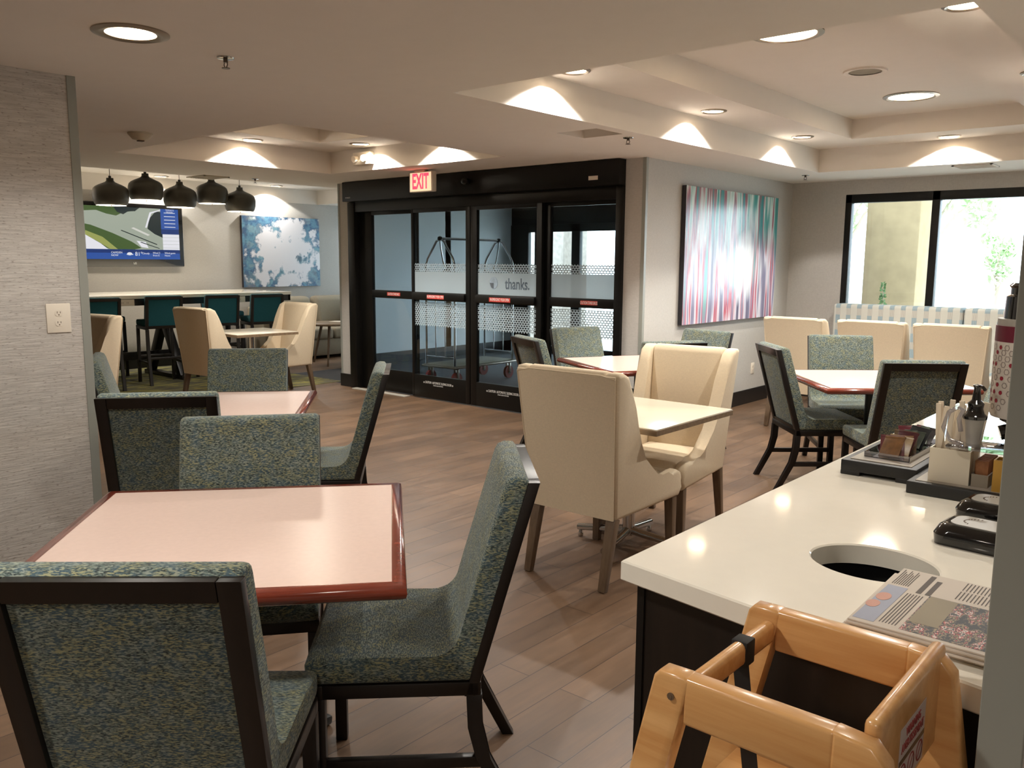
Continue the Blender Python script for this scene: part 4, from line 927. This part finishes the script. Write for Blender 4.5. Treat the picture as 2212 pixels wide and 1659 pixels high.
for i, z in enumerate([.332, .320, .306, .292, .276, .260, .244, .226, .206, .190]):
    for k in range(6-(i//3)):
        a = -2.9+k*.27+.13*(i % 2)+rr.uniform(-.03, .03); f = rr.random() < .4; hexd(a, z, .0075 if not f else .0055, f, hr_ if f else hg)
MB().tube([(-.105, -.13, .105), (-.135, -.13, .112), (-.150, -.13, .14), (-.140, -.13, .178), (-.122, -.13, .192), (-.110, -.13, .186), (-.118, -.13, .165), (-.112, -.13, .135)], .0055, 12).build('clear_handle', 'clear', t)
MB().tube([(-.03, .04, .13), (-.065, .05, .16), (-.062, .05, .20), (-.035, .05, .205), (-.03, .045, .185)], .006, 12).build('clear_handle', 'clear', t)
MB().box(-.14, .0, -.145, .02, .094, .104, .004).build('clear_shelf', 'clear', t)
MB().lathe([(0, .095), (.014, .10), (.020, .155), (.022, .165), (0, .165)], (-.092, -.095, 0), 28).build('pump_funnel', 'grey', t)
pm = MB().lathe([(0, .163), (.026, .163), (.027, .170), (.020, .176), (.016, .188), (.018, .200), (.010, .208), (.007, .236), (.010, .243), (0, .246)], (-.092, -.095, 0), 28); pm.tube([(-.092, -.095, .238), (-.078, -.105, .240), (-.072, -.108, .234)], .004, 8); pm.build('black_pump', 'gloss', t)
MB().cyl((-.05, -.03, .125), (-.02, -.02, .135), .018, 16).build('black_valve', 'gloss', t)
# cup lid trays (gloss black)
def lid_tray(x, y, lab):
    t = thing('lid_tray', lab, 'tray', (x, y, CT), -.08, 'gloss black trays with pale inserts')
    def rr_(hx, hy, c, n=6):
        pts = []
        for sx, sy, a0 in ((1, -1, -90), (1, 1, 0), (-1, 1, 90), (-1, -1, 180)):
            for k in range(n+1):
                a = math.radians(a0+90*k/n); pts.append((sx*(hx-c)+c*math.cos(a), sy*(hy-c)+c*math.sin(a)))
        return pts
    mb = MB(); L = [(.092, .058, .0, 0), (.096, .062, .030, .020), (.088, .055, .030, .036), (.078, .045, .025, .042), (.068, .036, .020, .041)]
    rings = [[mb.bm.verts.new((p[0], p[1], z)) for p in rr_(hx, hy, max(c, .02))] for hx, hy, c, z in L]
    n = len(rings[0])
    for A, B in zip(rings, rings[1:]):
        for k in range(n): mb.bm.faces.new((A[k], A[(k+1) % n], B[(k+1) % n], B[k]))
    mb.bm.faces.new(rings[0][::-1]); mb.bm.faces.new(rings[-1]); mb.build('tray_body', 'gloss', t)
    MB().prism(rr_(.070, .038, .022), 'z', .0415, .0435).build('pale_insert', 'grey', t)
    m = MB()
    for k in range(12): a = math.radians(120+k*9); m.box(.050*math.cos(a)-.001, .050*math.cos(a)+.001, .030*math.sin(a)-.003, .030*math.sin(a)+.003, .0435, .044)
    m.build('drain_slots', 'slot', t, smooth=False)
lid_tray(-.335, 1.85, 'gloss black tray with a pale insert, nearer the viewer'); lid_tray(-.345, 2.065, 'gloss black tray with a pale insert, farther behind its twin')

# ================================================================ HIGHCHAIR
t = thing('wooden_highchair', 'honey-coloured wooden highchair standing in front of the counter', 'highchair', (-.385, 1.05, 0))
HZ = .985
for s, y0 in ((0, -.153), (1, .122)):
    y1 = y0+.030
    # splayed legs with rounded tops
    fl = [(-.144, HZ-.010), (-.136, HZ-.001), (-.100, HZ), (-.092, HZ-.004), (-.108, HZ-.068), (-.320, 0), (-.372, 0)]
    bl = [(.145, HZ-.022), (.128, HZ-.003), (.085, HZ), (.083, HZ-.064), (.096, HZ-.075), (.245, 0), (.297, 0)]
    MB().prism(fl, 'y', y0, y1, .005, 3).build('leg', 'beech', t, ang=50)
    MB().prism(bl, 'y', y0, y1, .005, 3).build('leg', 'beech', t, ang=50)
    MB().box(-.101, .088, y0+.0006, y1-.0006, HZ-.064, HZ-.0005, .005, 3).build('side_rail', 'beech', t)
    MB().box(-.165, .125, y0+.004, y1-.004, HZ-.245, HZ-.215, .004).build('seat_rail', 'beech', t)
    MB().cyl((-.117, y0-.0005, HZ-.030), (-.117, y0-.002, HZ-.030), .005, 12).cyl((-.117, y0-.001, HZ-.030), (-.117, y0-.0026, HZ-.030), .0025, 8).build('screw_hole', 'taupe', t)
MB().box(-.010, .010, -.122, .121, -.019, .015, .008, 3).warp(lambda c: (c.x-.108, c.y, c.z+HZ-.030)).build('front_bar', 'beech', t)
MB().box(.108, .128, -.1225, .152, HZ-.125, HZ+.012, .009, 4).build('backrest', 'beech', t, ang=50)
MB().box(-.150, .105, -.120, .120, HZ-.250, HZ-.236, .004).build('seat', 'beech', t)
MB().box(-.1205, -.0955, .018, .046, HZ-.051, HZ-.0135, .003).bar((-.110, .030, HZ-.048), (-.078, .020, HZ-.236), .022, .002, (.3, -1, 0)).build('strap', 'leather', t)
lb = MB().box(.1283, .1287, -.045, .060, HZ-.112, HZ-.030).build('warning_sticker', mat('sticker_white', (200, 186, 180), .5, var=.04, vscale=40), t, smooth=False)
m = MB().box(.1287, .1289, -.045, .060, HZ-.078, HZ-.071); m.build('sticker_stripe', 'taupe', lb, smooth=False)
RX = (PI/2, 0, PI/2)
rt = mat('sticker_red', (150, 60, 58), .5, var=0)
text('warning_lettering', 'WARNING\nAVERTISSEMENT', .0165, rt, lb, (.129, .0075, HZ-.050), RX, sx=.75)
for yy in (-.028, .0075, .043):
    ring = MB().lathe([(.0115, 0), (.014, 0), (.014, .0003), (.0115, .0003)], seg=24).warp(lambda c, yy=yy: (.1288+c.z, c.x+yy, c.y+HZ-.094)); ring.bar((.1289, yy-.009, HZ-.103), (.1289, yy+.009, HZ-.085), .002, .0003, (1, 0, 0)); ring.build('pictogram', rt, lb, smooth=False)

# ================================================================ LUGGAGE CART
t = thing('luggage_cart', 'chrome birdcage luggage cart with carpeted deck behind the glass doors', 'luggage cart', (-7.37, 7.75, 0), .02)
dx, dy, dz = .29, .59, .235
MB().box(-dx, dx, -dy, dy, dz-.025, dz, .012, 3).build('bumper_deck', 'steel', t); MB().box(-dx+.02, dx-.02, -dy+.02, dy-.02, dz, dz+.008, .003).build('deck_carpet', 'gcarpet', t)
for sy in (-1, 1):
    y = sy*(dy-.05); fx = dx-.05; m = MB()
    path = [(-fx, y, dz), (-fx, y, 1.45), (-fx+.03, y, 1.53), (-.06, y, 1.735), (0, y, 1.755), (.06, y, 1.735), (fx-.03, y, 1.53), (fx, y, 1.45), (fx, y, dz)]
    m.tube(path, .0145, 12); m.tube([(-fx, y, 1.36), (fx, y, 1.36)], .012, 10); m.tube([(-fx, y, .34), (fx, y, .34)], .010, 10)
    for xx in (-fx*.33, fx*.33): m.tube([(xx, y, .34), (xx, y, 1.36)], .007, 8)
    m.build('end_hoop', 'chrome', t)
    MB().tube([(.0, y, 1.755), (.0, y-sy*.01, 1.66), (.0, y-sy*.05, 1.50), (.0, y-sy*.09, 1.40), (.0, y-sy*.04, 1.36), (0, y, 1.36)], .010, 10).build('hook_loop', 'chrome', t)
    MB().lathe([(0, -.03), (.026, -.02), (.032, 0), (.026, .02), (0, .03)], (0, y, 1.765), 16).build('knob', 'black', t)
MB().tube([(0, -dy+.05, 1.765), (0, dy-.05, 1.765)], .0145, 12).build('top_bar', 'chrome', t)
for sx in (-1, 1):
    for sy in (-1, 1):
        x, y = sx*(dx-.07), sy*(dy-.10)
        w = MB().cyl((x-.018, y, .082), (x+.018, y, .082), .080, 28).build('caster_wheel', 'redw', t); MB().cyl((x-.021, y, .082), (x+.021, y, .082), .026, 16).build('wheel_hub', 'chrome', w)
        MB().box(x-.026, x-.021, y-.022, y+.022, .075, .20, .001).box(x+.021, x+.026, y-.022, y+.022, .075, .20, .001).box(x-.026, x+.026, y-.025, y+.025, .195, .21, .001).build('caster_fork', 'steel', t)
